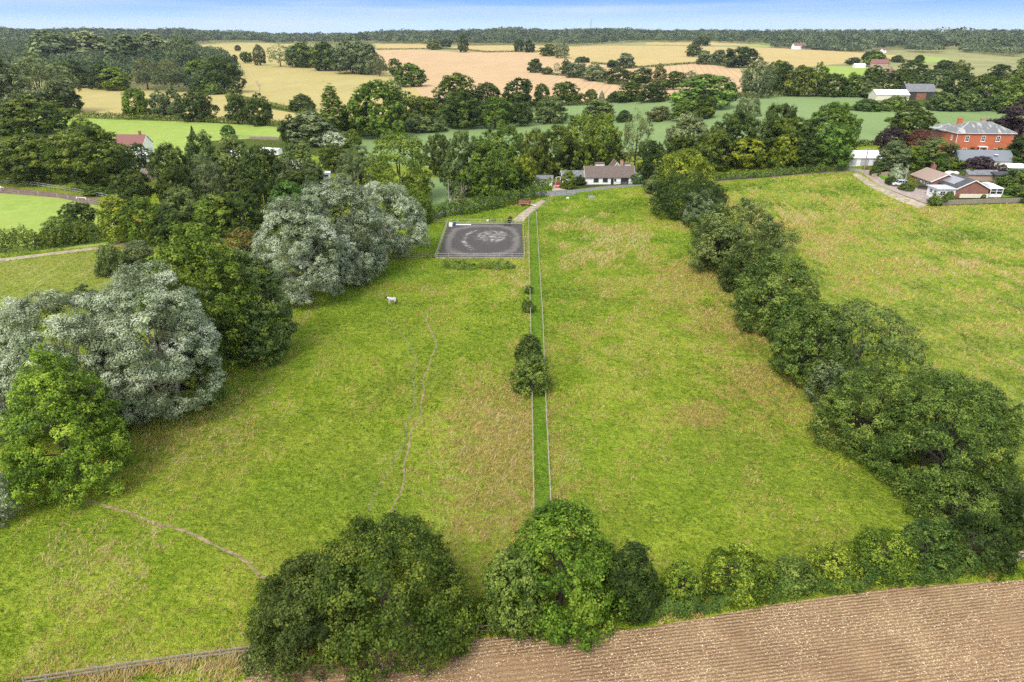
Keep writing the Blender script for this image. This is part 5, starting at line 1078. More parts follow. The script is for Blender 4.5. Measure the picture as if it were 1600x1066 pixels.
# ---------------------------------------------------------------- fences, gates, poles
def fence(name, pix, h, rails, label, spacing=2.4, mat=None, post=.11, rail=(.04, .10), wire=0, close=False, cat='fence', group=None, lean=.02):
    mat = mat or M['wood']; Wp = [at(*p) if not isinstance(p, Vector) else p for p in pix]
    if close: Wp.append(Wp[0])
    r = empty(name, Wp[0]); tag(r, label, cat, group); o0 = Wp[0]; pts = []
    for a_, b_ in zip(Wp[:-1], Wp[1:]):
        k = max(1, round((b_-a_).length/spacing)); pts += [a_.lerp(b_, j/k) for j in range(k)]
    pts.append(Wp[-1]); pts = [Vector((q.x, q.y, gz(q.x, q.y)))-o0 for q in pts]
    if len(pts) > 100: pts_p = pts[::2]
    else: pts_p = pts
    me = MB().box((0, 0, h/2-.1), (post, post, h+.2)).build('post', mat, r); me.location = pts_p[0]
    for q in pts_p[1:]:
        o = bpy.data.objects.new('post', me.data); COL.objects.link(o); o.parent = r; o.location = q; o.rotation_euler = (random.uniform(-lean, lean), random.uniform(-lean, lean), random.uniform(-.05, .05))
    for k, z in enumerate(rails):
        mb = MB()
        for a_, b_ in zip(pts[:-1], pts[1:]): mb.beam(a_+Vector((0, 0, z+random.uniform(-.02, .02))), b_+Vector((0, 0, z+random.uniform(-.02, .02))), rail[0], rail[1])
        mb.build('rail', mat, r)
    return r
M['fencel'] = plain('silvered_fence_wood', (.36, .33, .28), .9, .25, 4)
fence('strip_fence', [(834, 800), (831.5, 640), (829, 500), (827, 420), (826, 343), (833, 334), (850, 322), (864, 312)], 1.25, (.55, 1.15), 'left one of the two long rail fences of the grass strip', 2.6, M['fencel'], rail=(.035, .08))
fence('strip_fence', [(861, 800), (853, 640), (848, 500), (843, 420), (838, 336)], 1.2, (.5, 1.1), 'right one of the two long rail fences of the grass strip', 2.6, M['fencel'], rail=(.035, .08))
fence('field_fence', [(40, 1072), (110, 1062), (200, 1048), (300, 1034), (392, 1022)], .95, (.45, .85), 'old two-rail wooden fence in the lower left corner', 2.2, M['wood'], rail=(.05, .13))
fence('field_fence', [(728, 992), (770, 990), (800, 988)], 1.1, (.4, .95), 'short length of rails between the oak and the maple', 2.2, M['wood'])
fence('paddock_fence', [(-40, 284), (0, 287), (60, 292), (110, 300), (160, 309), (182, 314)], 1.5, (.7, 1.4), 'grey rail fence curving round the left paddock track', 3.2, M['metalgrey'], rail=(.06, .12))
fence('paddock_fence', [(-30, 299), (0, 301), (60, 304.5), (90, 308), (140, 317), (172, 325)], 1.2, (1.1,), 'low wire fence with pale posts inside the paddock track', 6.5, M['woodlight'], post=.16, rail=(.02, .02))
q4 = [Vector((AX0-.4, AY0-.4, 0)), Vector((AX1+.4, AY0-.4, 0)), Vector((AX1+.4, AY1+.4, 0)), Vector((AX0-.4, AY1+.4, 0))]
fence('arena_fence', q4, 1.3, (.6, 1.2), 'low rail fence round the black riding arena', 3.0, M['fencel'], close=True, rail=(.05, .10))
bd = MB()
for a_, b_ in zip(q4, q4[1:]+q4[:1]):
    d = (b_-a_).normalized()*.1; bd.beam(a_+Vector((0, 0, .12))+d+Vector((0, .15 if a_.y < ACY else -.15, 0))*0, b_+Vector((0, 0, .12))-d, .06, .26)
bpy.data.objects['arena_fence'].location = q4[0]; bo = bd.build('kickboard', M['fencel'], bpy.data.objects['arena_fence']); bo.location = -q4[0]
fence('field_fence', [(600, 404), (640, 404), (680, 403.5)], 1.1, (.5, 1.0), 'rail fence joining the willows to the arena, near corner', 2.5, M['wood'])
fence('field_fence', [(668, 348), (685, 349), (701, 349)], 1.2, (.5, 1.1), 'short rail fence at the far left corner of the arena', 2.5, M['wood'])
fence('lane_fence', [(960, 290.5), (985, 288.5), (1012, 288)], 1.1, (.5, 1.0), 'rail fence along the lane in front of the cottage garden', 2.4, M['wood'])
fence('garden_fence', [(1476, 321), (1510, 320), (1545, 318.5), (1600, 317)], 1.5, (.3, .6, .9, 1.2, 1.4), 'grey close-railed garden fence along the hay meadow behind the bungalow', 2.4, M['wood'], rail=(.05, .24))
fence('field_fence', [(1115, 283), (1150, 279.5), (1210, 275), (1240, 273)], 1.0, (.9,), 'wire fence with grey posts along the top of the hay meadow', 7, M['wood'], post=.18, rail=(.02, .02))
fence('pasture_fence', [(360, 214), (400, 216), (432, 218)], 1.3, (.6, 1.2), 'rail fence round the bare earth patch by the bright pasture', 4, M['wood'], rail=(.08, .14))
def gate(px, py, w_, rz, label, mat=None):
    p = at(px, py); r = empty('field_gate', p, rz); tag(r, label, 'gate'); mat = mat or M['metalgrey']
    for s_ in (-1, 1): MB().box((s_*(w_/2+.12), 0, .75), (.2, .2, 1.6)).build('gatepost', M['wood'], r)
    m_ = MB()
    for z in (.25, .5, .75, 1.0, 1.25): m_.beam((-w_/2, 0, z), (w_/2, 0, z), .05, .06)
    for x in (-w_/2, 0, w_/2): m_.beam((x, 0, .22), (x, 0, 1.28), .05, .06)
    m_.beam((-w_/2, .01, .25), (0, .01, 1.25), .04, .05); m_.build('gate_leaf', mat, r)
gate(876, 307, 3.4, R(12), 'metal field gate from the lane into the right paddock'); gate(892, 303.5, 3.0, R(-25), 'second metal gate beside the lane, nearer to the cottage')
gate(1342, 271, 3.2, R(-60), 'wooden gate standing open at the bungalow drive', M['woodlight'])
# field shed wall: low stone rubble beside the gates
def pole(px, pyb, pyt, label, box=False, arm=True):
    p = at(px, pyb); r = empty('telegraph_pole', p); tag(r, label, 'pole', None); dt = ray(px, pyt); t = math.hypot(p.x, p.y)/math.hypot(dt.x, dt.y); h = CAMH+dt.z*t-p.z
    MB().tube([(0, 0, -.3), (0, 0, h*.5), (0, 0, h)], [.19, .165, .13], 10).build('post', M['pole'], r)
    if arm:
        MB().box((0, 0, h-.5), (1.5, .1, .12)).build('crossarm', M['pole'], r); ins = MB()
        for x in (-.65, -.3, .3, .65): ins.lathe((x, 0, h-.44), [(.03, 0), (.06, .06), (.04, .14), (.05, .18)], 8)
        ins.build('insulators', M['white'], r)
    if box: MB().box((.28, -.1, .9), (.5, .4, 1.0)).build('meter_box', M['white'], r, bevel=.05)
    return p, h
pole(828, 291, 246, 'telegraph pole at the left side of the cottage'); pole(701.5, 319, 284, 'telegraph pole with a white box behind the lane hedge', True, False)
pole(1350, 266, 230, 'leaning telegraph pole beside the white marquee'); pole(1411, 297, 257, 'telegraph pole in front of the white parked car', False, False); pole(1560, 271, 262, 'short pole in the garden behind the bungalow', False, False)
# mast on the skyline
p = at(922, 66.5); r = empty('radio_mast', p); tag(r, 'thin lattice radio mast on the skyline', 'mast'); p = Vector((p.x*1.55, p.y*1.55, gz(p.x*1.55, p.y*1.55))); r.location = p
dt = ray(922, 30); t = math.hypot(p.x, p.y)/math.hypot(dt.x, dt.y); h = CAMH+dt.z*t-p.z
mm = MB()
for k in range(3):
    a = k*2.094; mm.beam((math.cos(a)*1.5, math.sin(a)*1.5, 0), (math.cos(a)*1.5, math.sin(a)*1.5, h), .8)
for j in range(int(h/6)):
    for k in range(3):
        a, b = k*2.094, (k+1)*2.094; mm.beam((math.cos(a)*1.5, math.sin(a)*1.5, j*6), (math.cos(b)*1.5, math.sin(b)*1.5, j*6+6), .5)
mm.build('lattice', M['metalgrey'], r); MB().tube([(0, 0, h), (0, 0, h+6)], [.3, .1], 6).build('aerial', M['metalgrey'], r)
# ---------------------------------------------------------------- vehicles
def car(px, py, rz, paint, label, suv=False):
    p = at(px, py); r = empty('parked_car', p, rz); tag(r, label, 'car')
    L_, W_, H_ = (4.5, 1.85, 1.68) if suv else (4.0, 1.72, 1.45); s = .28; b = MB()
    prof = [(-.5, s), (-.505, .55), (-.47, .78), (-.24, .92), (.30, .95), (.46, .93), (.5, .7), (.5, s)] if not suv else [(-.5, s), (-.505, .65), (-.47, .92), (-.25, 1.02), (.45, 1.05), (.5, .85), (.5, s)]
    b.prism([(x*L_, z) for x, z in prof], -W_/2, W_/2); b.build('body', paint, r, bevel=.05)
    top = [(-.22, .9), (-.08, H_), (.28, H_), (.44, .9)] if not suv else [(-.24, 1.0), (-.12, H_), (.40, H_), (.47, 1.0)]
    MB().prism([(x*L_, z) for x, z in top], -W_/2+.12, W_/2-.12).build('cabin', M['glass'], r, bevel=.06)
    z = H_+.0; x0, x1 = (-.075, .275) if not suv else (-.115, .395)
    MB().box(((x0+x1)/2*L_, 0, H_+.01), ((x1-x0)*L_, W_-.26, .06)).build('roof', paint, r, bevel=.02)
    pl = MB()
    for s_ in (-1, 1):
        for a, c in (((-.22*L_, .92), (-.08*L_, H_)), ((.1*L_, .94), (.1*L_, H_)), ((.43*L_, .92), (.28*L_, H_))) if not suv else (((-.24*L_, 1.02), (-.12*L_, H_)), ((.08*L_, 1.02), (.08*L_, H_)), ((.26*L_, 1.02), (.26*L_, H_)), ((.47*L_, 1.02), (.40*L_, H_))):
            pl.beam((a[0], s_*(W_/2-.1), a[1]), (c[0], s_*(W_/2-.1), c[1]), .07, .07)
    pl.build('pillars', paint, r)
    for x in (-.31, .31):
        for s_ in (-1, 1):
            wh = MB().tube([(x*L_, s_*(W_/2-.2), .33), (x*L_, s_*(W_/2+.01), .33)], [.33, .33], 18).build('wheel', M['rubber'], r)
            MB().tube([(x*L_, s_*(W_/2), .33), (x*L_, s_*(W_/2+.025), .33)], [.2, .18], 12).build('rim', M['metalgrey'], wh)
    for s_ in (-1, 1):
        MB().box((-.497*L_, s_*W_*.36, .68), (.08, .3, .15)).build('headlight', M['white'], r); MB().box((.497*L_, s_*W_*.4, .78), (.06, .16, .3)).build('tail_light', M['redpaint'], r)
    MB().box((-.51*L_, 0, .45), (.04, .52, .11)).build('number_plate', M['white'], r)
    return r
car(872, 291.5, R(82), M['redpaint'], 'bright red hatchback on the cottage drive'); car(1405, 290, R(-8), M['silverpaint'], 'silver-white estate car on the bungalow drive', True)
car(1466, 263, R(30), M['silverpaint'], 'silver car half hidden behind the bungalow roof')
# rusty trailer by the track
p = at(820, 321); r = empty('farm_trailer', p, R(-20)); tag(r, 'rusty orange box trailer with a pale drawbar by the dirt track', 'trailer')
MB().box((0, 0, 1.15), (3.4, 1.9, .9)).build('load_body', M['rust'], r, bevel=.05); MB().box((0, 0, .68), (3.6, 2.0, .14)).build('frame', M['orange'], r); MB().beam((1.7, 0, .6), (3.8, -.6, .3), .14).build('drawbar', M['white'], r)
for s_ in (-1, 1): MB().tube([(0, s_*.85, .35), (0, s_*1.05, .35)], [.36, .36], 16).build('wheel', M['rubber'], r)
MB().box((0, .2, 1.72), (2.6, 1.2, .26)).build('cover', M['tarp'], r, bevel=.08)
# stone water trough and tub in the right paddock
p = at(924, 310); t = MB(); t.box((0, 0, .12), (2.2, 1.0, .24)); t.box((-1.02, 0, .45), (.16, 1.0, .5)).box((1.02, 0, .45), (.16, 1.0, .5)).box((0, -.42, .45), (1.88, .16, .5)).box((0, .42, .45), (1.88, .16, .5))
r = empty('water_trough', p, .1); tag(r, 'grey stone water trough near the top of the right paddock', 'trough'); t.build('basin', M['metalgrey'], r); MB().box((0, 0, .5), (1.86, .66, .02)).build('water_surface', M['glass'], r)
p = at(887, 311); tag(MB().lathe((0, 0, 0), [(.25, 0), (.42, .05), (.46, .5), (.42, .52), (.38, .12)], 16).build('feed_tub', M['white'], loc=p), 'small white feed tub near the lane gates', 'tub')
# jumps and kit along the far side of the arena
def A(fx, fy): return Vector((AX0+AW*fx, AY0+AD*fy, .03))
p = A(.035, .93); r = empty('mounting_block', p); tag(r, 'white mounting block in the far left corner of the arena', 'mounting block')
for k, hh in enumerate((.9, .6, .3)): MB().box((0, -.35*k, hh/2), (.9, .35, hh)).build('step', M['white'], r)
p = A(.085, .95); tag(MB().lathe((0, 0, 0), [(.3, 0), (.32, .3), (.3, .6), (.32, .9), (.28, .92)], 14).build('barrel', M['blue'], loc=p), 'dark blue barrel beside the white mounting block', 'barrel')
p = A(.2, .95); r = empty('jump_poles', p); tag(r, 'long white jump pole lying along the far arena fence', 'jump pole')
for k in range(2): MB().tube([(-2.2, k*.25, .12), (2.2, k*.25, .12)], [.1, .1], 10).build('pole', M['white'], r)
def jump_stand(p, label, mat):
    r = empty('jump_stand', p); tag(r, label, 'jump stand')
    for s_ in (-1, 1):
        MB().box((s_*.8, 0, .7), (.09, .09, 1.4)).build('upright', mat, r); MB().box((s_*.8, 0, .05), (.6, .09, .1)).build('foot', mat, r)
    for z in (.35, .75, 1.1): MB().tube([(-.75, 0, z), (.75, 0, z)], [.06, .06], 8).build('cross_pole', mat, r)
jump_stand(A(.6, .98)+Vector((0, 1.2, 0)), 'small dark jump wing behind the middle of the far arena fence', M['rubber']); jump_stand(A(.81, .94), 'black jump wing right on the far side of the arena', M['black'])
p = at(762, 346); tag(MB().lathe((0, 0, 0), [(.2, 0), (.3, .04), (.34, .4), (.3, .42), (.26, .1)], 14).build('bucket', M['white'], loc=p), 'white bucket by the far arena fence', 'bucket')
T('b', 793, 801, 338, 348, 'little dark bush at the far right corner of the arena', cat='shrub')
p = at(127, 311); r = empty('pole_jump', p, R(-18)); tag(r, 'white rail jump lying on the left paddock track', 'jump')
MB().tube([(-2, 0, .45), (2, 0, .45)], [.09, .09], 10).build('pole', M['white'], r)
for s_ in (-1, 1): MB().box((s_*1.9, 0, .2), (.25, .3, .42)).build('block', M['white'], r)
# garden things round the bungalow
p = at(1431, 285); r = empty('garden_slide', p, R(-60)); tag(r, 'yellow plastic garden slide in front of the bungalow', 'slide')
MB().poly([(-1.3, -.25, .05), (-1.3, .25, .05), (.6, .25, 1.3), (.6, -.25, 1.3), (-1.3, -.25, .0), (-1.3, .25, .0), (.6, .25, 1.24), (.6, -.25, 1.24)], [(0, 1, 2, 3), (7, 6, 5, 4), (0, 4, 5, 1), (1, 5, 6, 2), (2, 6, 7, 3), (3, 7, 4, 0)]).build('chute', M['yellow'], r)
l_ = MB()
for s_ in (-1, 1): l_.beam((.6, s_*.25, 1.35), (1.2, s_*.3, 0), .07)
for k in range(4): l_.beam((.72+.12*k, -.26, 1.1-.27*k), (.72+.12*k, .26, 1.1-.27*k), .05)
l_.build('ladder', M['blue'], r)
p = at(1441, 296); r = empty('garden_bench', p, R(-40)); tag(r, 'dark wooden pergola bench before the bungalow windows', 'bench')
MB().box((0, 0, .45), (2.4, .6, .08)).build('seat', M['black'], r); MB().box((0, .3, .85), (2.4, .07, .5)).build('backrest', M['black'], r)
for x in (-1.1, 1.1): MB().box((x, 0, .2), (.1, .5, .42)).build('leg', M['black'], r)
r, p = bld('summerhouse', 1568, 285, R(5), 'dark open-fronted summerhouse in the garden right of the bungalow', 'summerhouse')
for x in (-3, 0, 3): MB().box((x, 0, 1.1), (.16, .16, 2.3)).build('post', M['wood'], r)
MB().box((0, 3, 1.0), (6.2, .12, 2.2)).build('back_wall', M['barnwood'], r); MB().prismx([(-.5, 2.2), (3.6, 2.2), (3.6, 2.4), (1.5, 3.1), (-.5, 2.4)], -3.5, 3.5).build('roof', M['dkslate'], r)
r, p = bld('garden_store', 1535, 283, R(-3), 'long low garden store with a brick wall and grey roof', 'outbuilding')
gable(r, 9, 4, 2.0, 2.9, M['brick3'], M['slate'], 0, 2)
r, p = bld('garden_shed', 1586, 272, R(-3), 'white-roofed shed at the end of the long outbuilding', 'shed'); gable(r, 5, 4, 2.0, 2.8, M['cream'], M['whitemetal'], 0, 2)
for k, (x, y, l_) in enumerate([(1483, 273, 'cream canvas cover left of the purple maple'), (1492, 274, 'second cream cover, nearest to the bungalow roof ridge'), (1510, 274, 'pale stone heap at the foot of the purple maple'), (1521, 272, 'small pale stone heap right of the maple trunk')]):
    p = at(x, y); mb = MB(); n_ = 12
    mb.lathe((0, 0, 0), [(1.5, 0), (1.4, .5), (1.0, .95), (.4, 1.2)], n_); o = mb.build('covered_heap', M['cream'], loc=p); o.scale = (1.15, .8, 1)
    for v in o.data.vertices: v.co += Vector((random.uniform(-.15, .15), random.uniform(-.15, .15), random.uniform(-.08, .08)))
    tag(o, l_, 'heap')
wl = [at(1362, 277), at(1392, 272)]; mb = MB(); mb.beam(Vector((0, 0, .4)), wl[1]-wl[0]+Vector((0, 0, .4)), .35, 1.1); tag(mb.build('garden_wall', M['brick3'], loc=wl[0]), 'low stone garden wall left of the drive lawn', 'wall')
wl = [at(1452, 319), at(1476, 321)]; mb = MB(); mb.beam(Vector((0, 0, .3)), wl[1]-wl[0]+Vector((0, 0, .3)), .35, .9); tag(mb.build('garden_wall', M['brick3'], loc=wl[0]), 'low brick wall at the meadow corner of the bungalow', 'wall')
T('b', 1532, 1541, 303, 318, 'dark green clipped bush against the brick gable of the bungalow')
def log(px, py, n, label):
    p = at(px, py); r = empty('log_pile', p, .3); tag(r, label, 'log pile')
    for k in range(n): MB().tube([(random.uniform(-1.6, -1), random.uniform(-.8, .8), .12+.05*k), (random.uniform(1, 1.8), random.uniform(-.8, .8), .1+.06*k)], [.12, .08], 8).build('log', DEADW, r)
log(1590, 872, 7, 'heap of cut pale branches at the lower right field edge')
log(1545, 770, 4, 'dead pale branches tangled in the bramble thicket')
# ---------------------------------------------------------------- horses
def skin(name, verts, edges, radii, mat, parent, sub=2, root=0):
    me = bpy.data.meshes.new(name); me.from_pydata(verts, edges, []); o = link(name, me, parent)
    o.modifiers.new('skin', 'SKIN').use_smooth_shade = True; sl = me.skin_vertices[0].data
    for i, r_ in enumerate(radii): sl[i].radius = r_ if isinstance(r_, tuple) else (r_, r_)
    sl[root].use_root = True; s_ = o.modifiers.new('sub', 'SUBSURF'); s_.levels = sub; s_.render_levels = sub
    dg = bpy.context.evaluated_depsgraph_get(); nm = bpy.data.meshes.new_from_object(o.evaluated_get(dg)); o.modifiers.clear(); o.data = nm
    nm.materials.clear(); nm.materials.append(mat); nm.polygons.foreach_set('use_smooth', np.ones(len(nm.polygons), bool)); return o
def horse(p, rz, label, head_down=.0, coat=None, patches=True, rug=True, s=1.0):
    r = empty('horse', p, rz); tag(r, label, 'horse'); r.scale = (s, s, s)
    hz = -.55*head_down
    V = [(-.70, 0, 1.16), (-.40, 0, 1.15), (0, 0, 1.08), (.40, 0, 1.12), (.66, 0, 1.20), (.90, 0, 1.42+hz*.4), (1.12, 0, 1.60+hz*.9), (1.24, 0, 1.58+hz), (1.42, 0, 1.40+hz), (1.54, 0, 1.24+hz)]
    Rr = [(.24, .26), (.30, .31), (.30, .32), (.28, .31), (.22, .27), (.13, .19), (.10, .14), (.11, .135), (.085, .10), (.07, .075)]
    E = [(i, i+1) for i in range(9)]
    def leg(att, pts, rad):
        b = len(V); V.extend(pts); Rr.extend(rad); E.append((att, b)); E.extend((b+i, b+i+1) for i in range(len(pts)-1))
    for s_ in (-1, 1):
        leg(0, [(-.66, .17*s_, .92), (-.52, .17*s_, .74), (-.74+.04*s_, .17*s_, .50), (-.70+.04*s_, .17*s_, .14), (-.64+.04*s_, .17*s_, .04)], [.16, .115, .065, .045, .055])
        leg(4, [(.56, .15*s_, .88), (.56+.06*s_, .15*s_, .62), (.56+.10*s_, .15*s_, .46), (.55+.12*s_, .15*s_, .14), (.59+.12*s_, .15*s_, .04)], [.125, .08, .06, .042, .055])
    g = NG('piebald_coat', .85, .1); sx = g.n('ShaderNodeSeparateXYZ'); g.l(g.obj(), sx.inputs[0])
    f = g.math('MAXIMUM', g.rng(sx.outputs[0], .98, 1.02), g.rng(g.noise(1.3, 2), .58, .60))
    f = g.math('MAXIMUM', f, g.math('MULTIPLY', g.rng(sx.outputs[0], -.55, -.62), g.rng(sx.outputs[2], .85, .8)))
    g.col(g.mix(f, (.66, .63, .58), (.02, .018, .018)) if patches else g.mix(.0, (.7, .68, .64), (.5, .5, .5)))
    body = skin('body', V, E, Rr, g.m, r)
    for s_ in (-1, 1): MB().poly([(1.10, .05*s_, 1.70+hz), (1.17, .10*s_, 1.70+hz), (1.13, .08*s_, 1.86+hz), (1.12, .045*s_, 1.71+hz)], [(0, 1, 2), (1, 3, 2), (3, 0, 2), (0, 3, 1)]).build('ear', M['coatb'], body)
    mn = MB(); mn.prism([(.72, 1.45+hz*.2), (.92, 1.64+hz*.45), (1.12, 1.77+hz*.9), (1.10, 1.66+hz*.9), (.92, 1.50+hz*.4), (.74, 1.36+hz*.2)], -.04, .06); mn.build('mane', M['coatb'], r)
    skin('tail', [(-.92, 0, 1.18), (-1.03, 0, 1.0), (-1.02, 0, .7), (-.98, 0, .42)], [(0, 1), (1, 2), (2, 3)], [.045, .07, .085, .03], M['coatb'], r)
    if rug:
        pts = []; n = 16; xs = [-.86, -.7, -.4, 0, .4, .66, .80]; rr = [(.20, .24), (.285, .31), (.335, .345), (.335, .355), (.315, .35), (.26, .31), (.20, .25)]; zc = [1.15, 1.16, 1.15, 1.09, 1.12, 1.20, 1.27]
        for x, (a, b), z in zip(xs, rr, zc):
            for k in range(n+1):
                t = math.radians(-38)+k/n*math.radians(256); pts.append((x, a*math.cos(t)*1.03, z+b*math.sin(t)*1.03))
        m = n+1; fc = [(i*m+k, i*m+k+1, (i+1)*m+k+1, (i+1)*m+k) for i in range(len(xs)-1) for k in range(n)]
        o = MB().poly(pts, fc).build('rug', M['rug'], r, smooth=True); sd = o.modifiers.new('t', 'SOLIDIFY'); sd.thickness = .02
        MB().tube([(.80, .0, 1.53), (.83, .2, 1.35), (.84, .2, 1.16), (.86, 0, 1.02), (.84, -.2, 1.16), (.83, -.2, 1.35), (.80, 0, 1.53)], [.022]*7, 6).build('rug_binding', M['redpaint'], r)
    return r
p = at(613.5, 476); horse(p, R(168), 'white horse with black head and tail wearing a pale rug in the left paddock', .15)
p = at(-1, 298); horse(p, R(8), 'white horse grazing at the left paddock rails, cut by the photo edge', 1.0, patches=False, rug=False)
# ---------------------------------------------------------------- grass tufts standing in the meadows
def vnoise(x, y, s, seed=0):
    rg = np.random.default_rng(seed); G = rg.random((256, 256)); x = x/s+500; y = y/s+500; i = np.floor(x).astype(int); j = np.floor(y).astype(int); u = x-i; v = y-j; u = u*u*(3-2*u); v = v*v*(3-2*v)
    g_ = lambda a, b: G[a % 256, b % 256]
    return (g_(i, j)*(1-u)+g_(i+1, j)*u)*(1-v)+(g_(i, j+1)*(1-u)+g_(i+1, j+1)*u)*v
def fbm(x, y, s, seed=0, o=4): 
    r = 0; a = .5
    for k in range(o): r = r+a*vnoise(x, y, s/2**k, seed+k); a *= .5
    return r/(1-.5**o)
def tuft_mat():
    g = NG('grass_tuft', .8, .05); t = g.attr('tint'); r_ = g.n('ShaderNodeValToRGB'); e = r_.color_ramp.elements
    e[0].position = 0; e[0].color = (.06, .12, .008, 1); e[1].position = 1; e[1].color = (.50, .42, .20, 1)
    for p_, c_ in ((.22, (.12, .235, .016)), (.45, (.26, .38, .028)), (.66, (.47, .51, .075)), (.76, (.44, .27, .10)), (.86, (.56, .38, .16)), (.94, (.60, .50, .26))):
        q = e.new(p_); q.color = (*c_, 1)
    g.l(t, r_.inputs[0]); g.col(r_.outputs[0])
    tr = g.n('ShaderNodeBsdfTranslucent'); ms = g.n('ShaderNodeMixShader'); ms.inputs[0].default_value = .3; g.l(r_.outputs[0], tr.inputs[0]); g.l(g.b.outputs[0], ms.inputs[1]); g.l(tr.outputs[0], ms.inputs[2]); g.l(ms.outputs[0], g.out.inputs[0]); return g.m
M['tuft'] = tuft_mat()
def tufts(name, N, x0, x1, y0, y1, avoid, zone=None, blades=3, size=.24, power=1.4, meadow=False, seed=5, mown=False):
    rg = np.random.default_rng(seed); y = y0+(y1-y0)*rg.random(N*2)**power; x = x0+(x1-x0)*rg.random(N*2)
    ok = np.abs(x) < y*.92+14
    P = np.stack([x, y], 1)
    if zone is not None: ok &= inside(P, zone)
    for a in avoid: ok &= ~inside(P, a)
    x, y = x[ok][:N], y[ok][:N]; n = len(x); D = np.hypot(x, y)
    dry = wear('dry', x, y); br = wear('brown', x, y); lu = wear('lush', x, y)
    m1 = fbm(x, y, 14, 3); m2 = fbm(x, y, 3.2, 9); m3 = fbm(x, y*.10, 1.1, 15) if meadow else fbm(x*1.0, y*.45, 2.0, 15)
    cl = vnoise(x, y, .9, 31)
    # leave thin places between the clumps
    keep = rg.random(n) < .35+.9*cl; x, y, D, dry, br, lu, m1, m2, m3, cl = [v[keep] for v in (x, y, D, dry, br, lu, m1, m2, m3, cl)]; n = len(x)
    m4 = fbm(x, y, 6.5, 44)
    t = .31+np.clip((m1-.5)*1.5, -.2, .2)+np.clip((m4-.5)*1.6, -.22, .22)+(m2-.5)*.9+rg.normal(0, .06, n)+(.14 if meadow else 0)
    straw = (m3-.5)*2.6+(m4-.5)*2.2+dry*1.2+br*1.6-.74-lu*.3+(.22 if meadow else 0)+rg.normal(0, .1, n)
    t = np.where(straw > 0, np.where(rg.random(n)*(br+dry+.02) < br, .765+rg.normal(0, .03, n), np.clip(.80+straw*.3, 0, 1) if not meadow else np.clip(.64+straw*.45, 0, .97)), np.clip(t, 0, .66)-lu*.10)
    t = t+(cl-.5)*np.where(straw > 0, .05, .5)
    if mown: t = .22+(m2-.5)*.9+(m4-.5)*.8+rg.normal(0, .06, n)
    t = np.clip(t, 0.02, .98); g_ = np.sqrt(np.clip(D/60, 1, 4))
    hgt = size*g_*(.55+.8*m2)*(1+1.1*(straw > 0)*np.clip(dry, 0, 1))*rg.uniform(.6, 1.4, n)
    wd = size*.42*g_; z = height(x, y)
    V = []; T_ = []
    for b in range(blades):
        a = rg.uniform(0, 6.28, n); ca, sa = np.cos(a), np.sin(a); ln = rg.uniform(.2, 1.0, n)*hgt; la = rg.normal(.6, .9, n)
        ox, oy = rg.normal(0, .5, n)*wd, rg.normal(0, .5, n)*wd
        b0 = np.stack([x+ox-ca*wd*.28, y+oy-sa*wd*.28, z-.02], 1); b1 = np.stack([x+ox+ca*wd*.28, y+oy+sa*wd*.28, z-.02], 1)
        tp = np.stack([x+ox+np.cos(la)*ln, y+oy+np.sin(la)*ln*.7, z+hgt*rg.uniform(.6, 1.1, n)], 1)
        V.append(np.stack([b0, b1, tp], 1)); T_.append(np.clip(t+rg.normal(0, .05, n), 0, 1))
    V = np.concatenate(V).reshape(-1, 3); T_ = np.concatenate(T_)
    me = mesh_np(name, V, 3, np.arange(len(V)), M['tuft']); at_ = me.attributes.new('tint', 'FLOAT', 'FACE'); at_.data.foreach_set('value', T_.astype(np.float32))
    tag(link(name, me), kind='stuff')
PW = [w_ for (n_, m_, w_) in REGW]
def regs(*names): return [w_ for (n_, m_, w_) in REGW if n_ in names]
av = regs('ploughed_field', 'mown_strip', 'lane', 'drive', 'track', 'driveway', 'garden_ground', 'earth_verge', 'bean_field')+[[(AX0-.5, AY0-.5), (AX1+.5, AY0-.5), (AX1+.5, AY1+.5), (AX0-.5, AY1+.5)]]
mead = regs('meadow')
def px_line(pts, w_):
    W = [at(*p) for p in pts]; l = []; r = []
    for i, p in enumerate(W):
        d = (W[min(i+1, len(W)-1)]-W[max(i-1, 0)]).normalized(); l.append((p.x-d.y*w_, p.y+d.x*w_)); r.append((p.x+d.y*w_, p.y-d.x*w_))
    return l+r[::-1]
trod = [px_line([(606, 812), (622, 770), (640, 700), (655, 640), (670, 570), (682, 530), (668, 505)], .22), px_line([(95, 782), (150, 787), (215, 806), (270, 822), (330, 850), (380, 880), (420, 903)], .24)]
tufts('grass_tufts', 150000, -120, 110, 34, 225, av+mead+regs('pasture')+trod, blades=3)
for k, m_ in enumerate(mead[-1:]): tufts('meadow_tufts', 70000, 20, 190, 60, 235, av, zone=m_, blades=3, meadow=True, size=.28, power=1.2, seed=8)
tufts('strip_grass', 9000, -5, 22, 55, 185, av[:0], zone=regs('mown_strip')[0], blades=3, size=.17, power=1.2, seed=21, mown=True)
# taller rank grass on the verge between hedge and plough
tufts('verge_grass', 14000, -60, 60, 34, 62, regs('ploughed_field'), zone=px_line([(300, 1066), (395, 1050), (560, 1024), (760, 994), (900, 988), (1000, 978), (1100, 961), (1200, 942), (1300, 928), (1400, 914), (1600, 902), (1750, 890)], 1.3), blades=4, size=.42, seed=12)

tufts('verge_grass', 9000, -60, 5, 36, 46, regs('ploughed_field'), zone=px_line([(-20, 1078), (110, 1066), (200, 1053), (300, 1039), (396, 1026)], .9), blades=4, size=.40, seed=14)
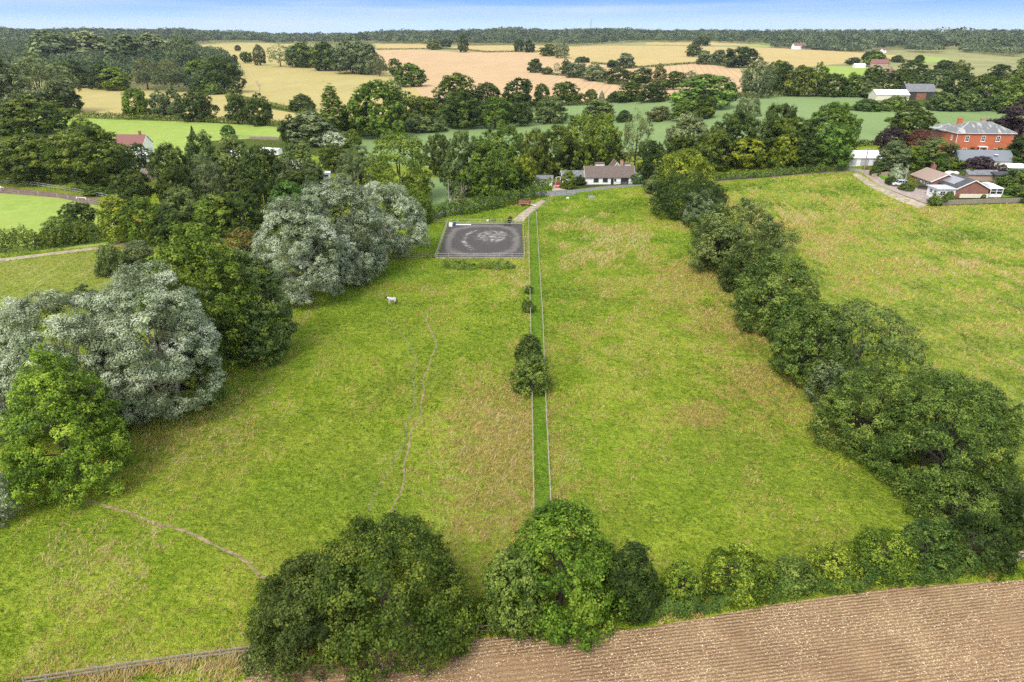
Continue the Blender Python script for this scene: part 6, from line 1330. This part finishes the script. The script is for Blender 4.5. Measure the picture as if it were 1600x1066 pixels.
# clods and bits of straw lying on the ploughed ground
def litter(name, n, cols, lo, hi, flat, seed):
    rg = np.random.default_rng(seed); y = rg.uniform(33, 62, n*3); x = rg.uniform(-45, 62, n*3); P = np.stack([x, y], 1); ok = np.zeros(len(x), bool)
    for z_ in regs('ploughed_field'): ok |= inside(P, z_)
    ok &= fbm(x, y, 5, 71) > rg.uniform(.25, .6, len(x)); x, y = x[ok][:n], y[ok][:n]; n = len(x); s = rg.uniform(lo, hi, n); a = rg.uniform(0, 6.28, n); z = height(x, y)
    C = np.stack([x, y, z], 1); out = []
    e = [np.stack([np.cos(a+k)*s, np.sin(a+k)*s*flat, np.zeros(n)], 1) for k in (0, 2.1, 4.2)]; top = np.stack([rg.normal(0, .2, n)*s, rg.normal(0, .2, n)*s, s*rg.uniform(.35, .8, n)], 1)
    for i in range(3): out.append(np.stack([C+e[i], C+e[(i+1) % 3], C+top], 1))
    V = np.concatenate(out).reshape(-1, 3); t = np.tile(rg.random(n), 3)
    me = mesh_np(name, V, 3, np.arange(len(V)), cols); at_ = me.attributes.new('tint', 'FLOAT', 'FACE'); at_.data.foreach_set('value', t.astype(np.float32)); tag(link(name, me), kind='stuff')
def two(name, a, b):
    g = NG(name, .95, .05); g.col(g.mix(g.attr('tint'), a, b)); return g.m
litter('soil_clods', 26000, two('soil_clod', (.15, .09, .055), (.33, .22, .14)), .03, .11, .9, 5)
litter('straw_litter', 22000, two('straw_bits', (.5, .39, .24), (.75, .64, .45)), .03, .10, .35, 6)
# ---------------------------------------------------------------- air
def haze():
    m = bpy.data.materials.new('haze_air'); m.use_nodes = True; n = m.node_tree; n.nodes.clear()
    o = n.nodes.new('ShaderNodeOutputMaterial'); v = n.nodes.new('ShaderNodeVolumePrincipled')
    v.inputs['Color'].default_value = (.80, .88, 1, 1); v.inputs['Density'].default_value = HAZE; v.inputs['Anisotropy'].default_value = .2
    n.links.new(v.outputs[0], o.inputs['Volume'])
    mb = MB(); mb.box((0, 2400, 60), (13600, 8400, 160)); mb.build('haze', m); tag(bpy.data.objects['haze'], kind='stuff')
HAZE = .00004
haze()
